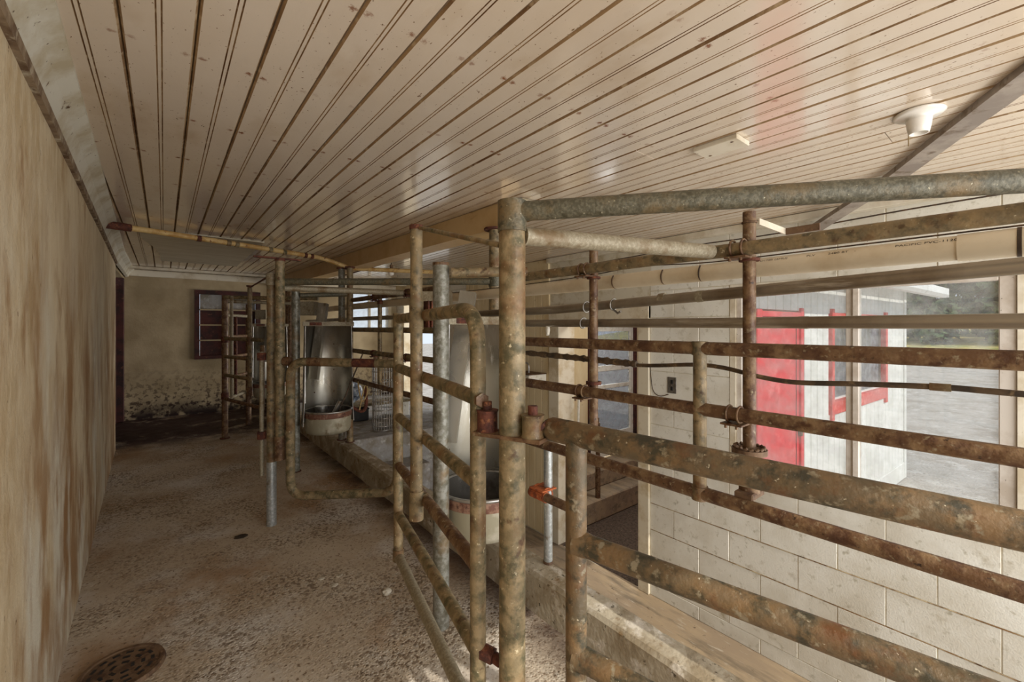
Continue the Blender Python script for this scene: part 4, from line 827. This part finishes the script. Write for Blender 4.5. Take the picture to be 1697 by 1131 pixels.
# ------------------------------------------------------------------ feed bowls with stainless splash guards and feed chutes
def feeder(cx, cy, label, chute_top, chute_bot, hop):
    t = thing('feed_bowl', label, 'feeder', (cx, cy, .27), 'feed bowls along the curb')
    R = .165
    G().lathe((cx, cy), [(0, .272), (R * .80, .272), (R * .90, .280), (R * .95, .30), (R * .985, .395)], 40).build('bowl', 'bowl', t)
    G().lathe((cx, cy), [(R * .99, .392), (R * 1.0, .396), (R * 1.0, .428), (R * .985, .430)], 40).build('rusty_band', 'band', t, label='red-brown rusted band')
    G().lathe((cx, cy), [(R * .975, .426), (R * 1.02, .432), (R * 1.02, .440), (R * .97, .442), (R * .955, .436)], 40).build('rim', 'rim', t)
    G().lathe((cx, cy), [(R * .96, .438), (R * .93, .33), (R * .8, .295), (0, .29)], 40).build('bowl_inside', 'bowlin', t)
    RG = .170; a0, a1 = math.radians(-8), math.radians(188); gprof = [(RG + .012, .335), (RG + .004, .46), (RG, .75), (RG - .006, 1.09)]
    G().lathe((cx, cy), gprof + [(r - .0015, z) for r, z in reversed(gprof)], 36, True, a0, a1).build('splash_guard', 'stainless', t, label='tall curved stainless splash guard')
    for a in (a0, a1):
        ed = [(cx + r * math.cos(a), cy + r * math.sin(a), z) for r, z in gprof]; G().tube(ed, .0035, 8).build('rolled_edge', 'rim', t)
    tb = G().box(cx - RG - .014, cx + RG + .01, cy - .035, cy - .027, 1.060, 1.092, .002).build('top_bar', 'dustgalv', t)
    G().box(cx - RG + .03, cx - RG + .115, cy - .0365, cy - .0345, 1.064, 1.088, .001).build('rust_stain', 'redrust', tb)
    # slanting rectangular chute
    p, q = Vector(chute_top), Vector(chute_bot); ax = (q - p).normalized(); sd = Vector((.776, -.631, 0)); sd = (sd - ax * sd.dot(ax)).normalized(); fw = ax.cross(sd)
    V = [c + sd * a * .032 + fw * b * .022 for c in (p, q) for a, b in ((-1, -1), (1, -1), (1, 1), (-1, 1))]
    G().add(V, [(0, 1, 5, 4), (1, 2, 6, 5), (2, 3, 7, 6), (3, 0, 4, 7), (0, 3, 2, 1), (4, 5, 6, 7)], [False] * 6).build('feed_chute', 'stainless', t)
    h = Vector(hop); mt = Matrix.Translation(h) @ Matrix.Rotation(math.radians(-39), 4, 'Z')
    G().box(-.075, .05, -.04, .04, -.055, .055, .003, mt).build('feed_hopper', 'dustgalv', t)
    G().box(cx - RG + .004, cx - RG + .012, cy - .004, cy + .004, .50, 1.06).build('stiffener', 'rim', t)
    for z in (.55, .72, .92):
        for aa in (60, 110, 150): a = math.radians(aa); G().torus((cx + (RG - .004) * math.cos(a), cy + (RG - .004) * math.sin(a), z), (math.cos(a), math.sin(a), 0), .003, .0025, 8, 4).build('rivet', 'cast', t)
    return t
feeder(.962, 1.366, 'nearest feed bowl with steel splash guard, just left of the centre post', (.955, 1.455, 1.19), (.826, 1.398, .62), (.905, 1.60, 1.145))
f2_ = feeder(.955, 3.355, 'middle feed bowl with tall steel splash guard beyond the loop gate', (.962, 3.50, 1.235), (.873, 3.44, .66), (.90, 3.64, 1.20))
feeder(.92, 5.42, 'farthest feed bowl, half hidden behind the second lane post', (.96, 5.55, 1.22), (.89, 5.50, .66), (.90, 5.70, 1.20))
tu = thing('steel_tube', 'short steel tube leaning in the middle feed bowl', 'tube', (.98, 3.36, .34))
G().tube([(.945, 3.36, .300), (1.035, 3.33, .495)], .0165, 14, caps=False).build('tube', 'rim', tu); G().tube([(1.0355, 3.3298, .4955), (1.036, 3.3297, .4965)], .0125, 14).build('bore', 'black', tu); G().torus((1.035, 3.33, .495), (.09, -.03, .195), .0155, .003, 14, 6).build('tube_lip', 'rim', tu)
G().tube([(.955, 3.29, .300), (1.07, 3.29, .56), (1.20, 3.29, .87)], .0055, 8).build('lean_rod', 'dark', label='thin dark rod leaning from the middle feed bowl to the far rail', cat='rod')
G().tube([(.925, 3.43, .292), (.925, 3.43, .455)], .045, 20).build('steel_cup', 'rim', label='small bright steel cup standing inside the middle feed bowl', cat='cup')
jp = thing('bent_hook_pipe', 'red rusty bent pipe with rope hanging by the paired curb posts', 'pipe', (1.2, 3.4, .37))
G().tube(spline([(1.150, 3.43, .425), (1.215, 3.395, .385), (1.245, 3.375, .42), (1.246, 3.37, .52), (1.215, 3.30, .622)], 6), .0135, 10).build('pipe', 'redrust', jp)
G().tube(spline([(1.13, 3.22, .645), (1.14, 3.22, .56), (1.165, 3.22, .49), (1.20, 3.22, .56), (1.185, 3.22, .62), (1.155, 3.22, .50), (1.14, 3.22, .43)], 6), .006, 8).build('rope', 'rope', jp)

# ------------------------------------------------------------------ things on the end platform
wbk = thing('wire_basket', 'tall round wire basket standing on the end platform', 'basket', (1.75, 4.26, 0))
for z in (.01, .05, .13, .21, .30, .40, .50, .60, .66): G().torus((1.75, 4.26, z), (0, 0, 1), .105, .0045, 24, 5).build('hoop', 'rim', wbk)
for k in range(24):
    a = 2 * math.pi * k / 24; c, s_ = math.cos(a) * .105, math.sin(a) * .105; G().tube([(1.75 + c, 4.26 + s_, .005), (1.75 + c * .97, 4.26 + s_ * .97, .33), (1.75 + c, 4.26 + s_, .665)], .0034, 5).build('wire', 'rim', wbk)
bn = thing('low_bench', 'low plank bench on blocks behind the wire basket', 'bench', (1.75, 4.85, 0))
G().box(1.42, 2.30, 4.72, 5.0, .17, .20, .004).build('plank', 'ochre', bn)
for xx in (1.47, 2.16): G().box(xx, xx + .12, 4.76, 4.96, 0, .17, .006).build('leg_block', 'block', bn)
bx = thing('black_box', 'black box pushed under the low bench', 'box', (1.72, 4.88, 0)); G().box(1.62, 1.80, 4.78, 4.98, 0, .15, .008).build('body', 'black', bx); G().box(1.615, 1.805, 4.775, 4.985, .125, .142, .004).build('lid', 'black', bx)
V = []; F = []
bm = bmesh.new(); bmesh.ops.create_icosphere(bm, subdivisions=4, radius=1)
for v in bm.verts:
    k = 1 + .28 * noise.noise(v.co * 2.6) + .12 * abs(noise.noise(v.co * 7)); v.co = Vector((1.60 + v.co.x * .13 * k, 4.86 + v.co.y * .10 * k, .325 + max(v.co.z, -.86) * .135 * k))
zmin = min(v.co.z for v in bm.verts)
for v in bm.verts: v.co.z += .2 - zmin
bm.verts.index_update(); mk('plastic_bag', [v.co.copy() for v in bm.verts], [[v.index for v in f.verts] for f in bm.faces], 'bluebag', smooth=True, label='crumpled blue-grey plastic bag on the low bench', cat='bag'); bm.free()
pn = thing('hanging_chains', 'bunch of thin rusty chains and tools hanging behind the wire basket', 'tools', (1.95, 4.62, .3))
for k in range(4):
    xx = 1.88 + .035 * k; zt = .72 - .03 * (k % 2); G().tube([(xx, 4.62, zt), (xx + .01, 4.62, .5), (xx, 4.62, .30 + .05 * (k % 3))], .006, 6).build('chain', 'cast', pn)
G().box(1.80, 2.10, 4.60, 4.64, .70, .73, .003).build('hanger_bar', 'cast', pn); G().tube([(1.80, 4.62, 0), (1.80, 4.62, .73)], .012, 8).build('stand', 'cast', pn); G().tube([(2.10, 4.62, 0), (2.10, 4.62, .73)], .012, 8).build('stand', 'cast', pn)

# ------------------------------------------------------------------ small things on the right wall and in the doorway
ot = thing('wall_outlet', 'grey metal outlet cover on the white block wall by the doorway', 'outlet', (XR, 1.701, .565))
G().box(XR - .006, XR + .001, 1.667, 1.737, .566, .684, .002).build('cover_plate', 'outlet', ot)
for z in (.60, .65): G().box(XR - .0075, XR - .0055, 1.692, 1.712, z - .014, z + .014, .001).build('socket', 'black', ot)
G().tube([(XR - .008, 1.702, .625), (XR - .005, 1.702, .625)], .004, 8).build('screw', 'rim', ot)
G().tube(spline([(XR - .004, 1.73, .555), (XR - .008, 1.80, .535), (XR - .006, 1.86, .58), (XR - .006, 1.88, .75)], 5), .003, 6).build('loose_wire', 'dark', ot)
sk = thing('wall_shelf', 'white shelf box with a small bent spout on the beige boards', 'shelf', (2.78, 3.05, .50))
G().box(2.66, XR - .013, 3.02, 3.36, .52, .60, .006).build('box', 'whiteplastic', sk)
G().box(2.655, XR - .013, 3.015, 3.365, .598, .606, .002).build('top', 'cast', sk)
G().tube(spline([(2.78, 3.16, .604), (2.78, 3.16, .67), (2.775, 3.18, .70), (2.77, 3.215, .695)], 5), .008, 10).build('spout', 'rim', sk)
V = []; F = []
nn_ = 10
for i in range(nn_ + 1):
    for j in range(nn_ + 1):
        u, v = i / nn_, j / nn_; V.append((2.70 + .02 * math.sin(u * 9 + v * 3), 3.31 + .14 * u * (1 - .35 * v) + .02 * v, .515 - .30 * v - .03 * u))
F = [(i * 11 + j, (i + 1) * 11 + j, (i + 1) * 11 + j + 1, i * 11 + j + 1) for i in range(10) for j in range(10)]
cl = mk('hanging_rag', V, F, 'slab', smooth=True, label='grey rag hanging under the white wall shelf', cat='rag'); md = cl.modifiers.new('thickness', 'SOLIDIFY'); md.thickness = .006
ss = thing('stub_post', 'short brown pipe stub on the step inside the doorway', 'post', (3.6, 2.96, -.77))
G().tube([(3.60, 2.975, -.772), (3.60, 2.975, -.38)], .028, 12).build('lower_pipe', 'rustpipe', ss); G().tube([(3.60, 2.975, -.38), (3.60, 2.975, .035)], .024, 12).build('upper_pipe', 'rustpipe', ss); G().tube([(3.60, 2.975, .035), (3.60, 2.975, .085)], .014, 6).build('bolt', 'cast', ss)
G().tube(spline([(3.12, 2.78, -.40), (3.10, 2.80, .05), (3.11, 2.80, .50)], 5), .012, 8).build('white_hose', 'whiteplastic', label='pale hose hanging inside the doorway jamb', cat='hose')
# ------------------------------------------------------------------ floor drain and litter
dn = thing('floor_drain', 'round cast iron drain grate in the lane floor', 'drain', (-.10, 1.772, 0))
G().lathe((-.10, 1.772), [(0, .0065), (.088, .0065), (.092, .009), (.102, .009), (.106, .0), (.106, -.01)], 36, False).build('frame', 'cast', dn)
gr = G()
for r, n in ((.025, 5), (.05, 9), (.073, 14)):
    for k in range(n):
        a = 2 * math.pi * k / n; mt = Matrix.Translation((-.10 + r * math.cos(a), 1.772 + r * math.sin(a), .0068)) @ Matrix.Rotation(a, 4, 'Z'); gr.box(-.0045, .0045, -.009, .009, -.001, .0006, 0, mt)
gr.build('slots', 'black', dn, kind='stuff')
def stone(x, y, r, lb, flat=.6, m='stone'):
    bm = bmesh.new(); bmesh.ops.create_icosphere(bm, subdivisions=2, radius=1)
    for v in bm.verts:
        k = 1 + .35 * noise.noise(v.co * 1.7 + Vector((x * 9, y * 9, 0))); v.co = Vector((x + v.co.x * r * k, y + v.co.y * r * k * .8, r * flat * .75 + v.co.z * r * flat * k - .003))
    bm.verts.index_update(); mk('stone', [v.co.copy() for v in bm.verts], [[v.index for v in f.verts] for f in bm.faces], m, smooth=False, label=lb, cat='stone', group='stones on the lane floor'); bm.free()
stone(.683, 1.623, .019, 'pale stone on the lane floor left of the stall gate foot', .7)
stone(.51, 1.895, .016, 'leftmost of three flat pale chips on the lane floor', .16); stone(.576, 1.869, .015, 'rightmost of three flat pale chips on the lane floor', .16); stone(.537, 1.813, .018, 'nearest of three flat pale chips on the lane floor', .14)
stone(.30, 2.53, .030, 'dark flat scrap on the lane floor below the second lane post', .12, 'grime')
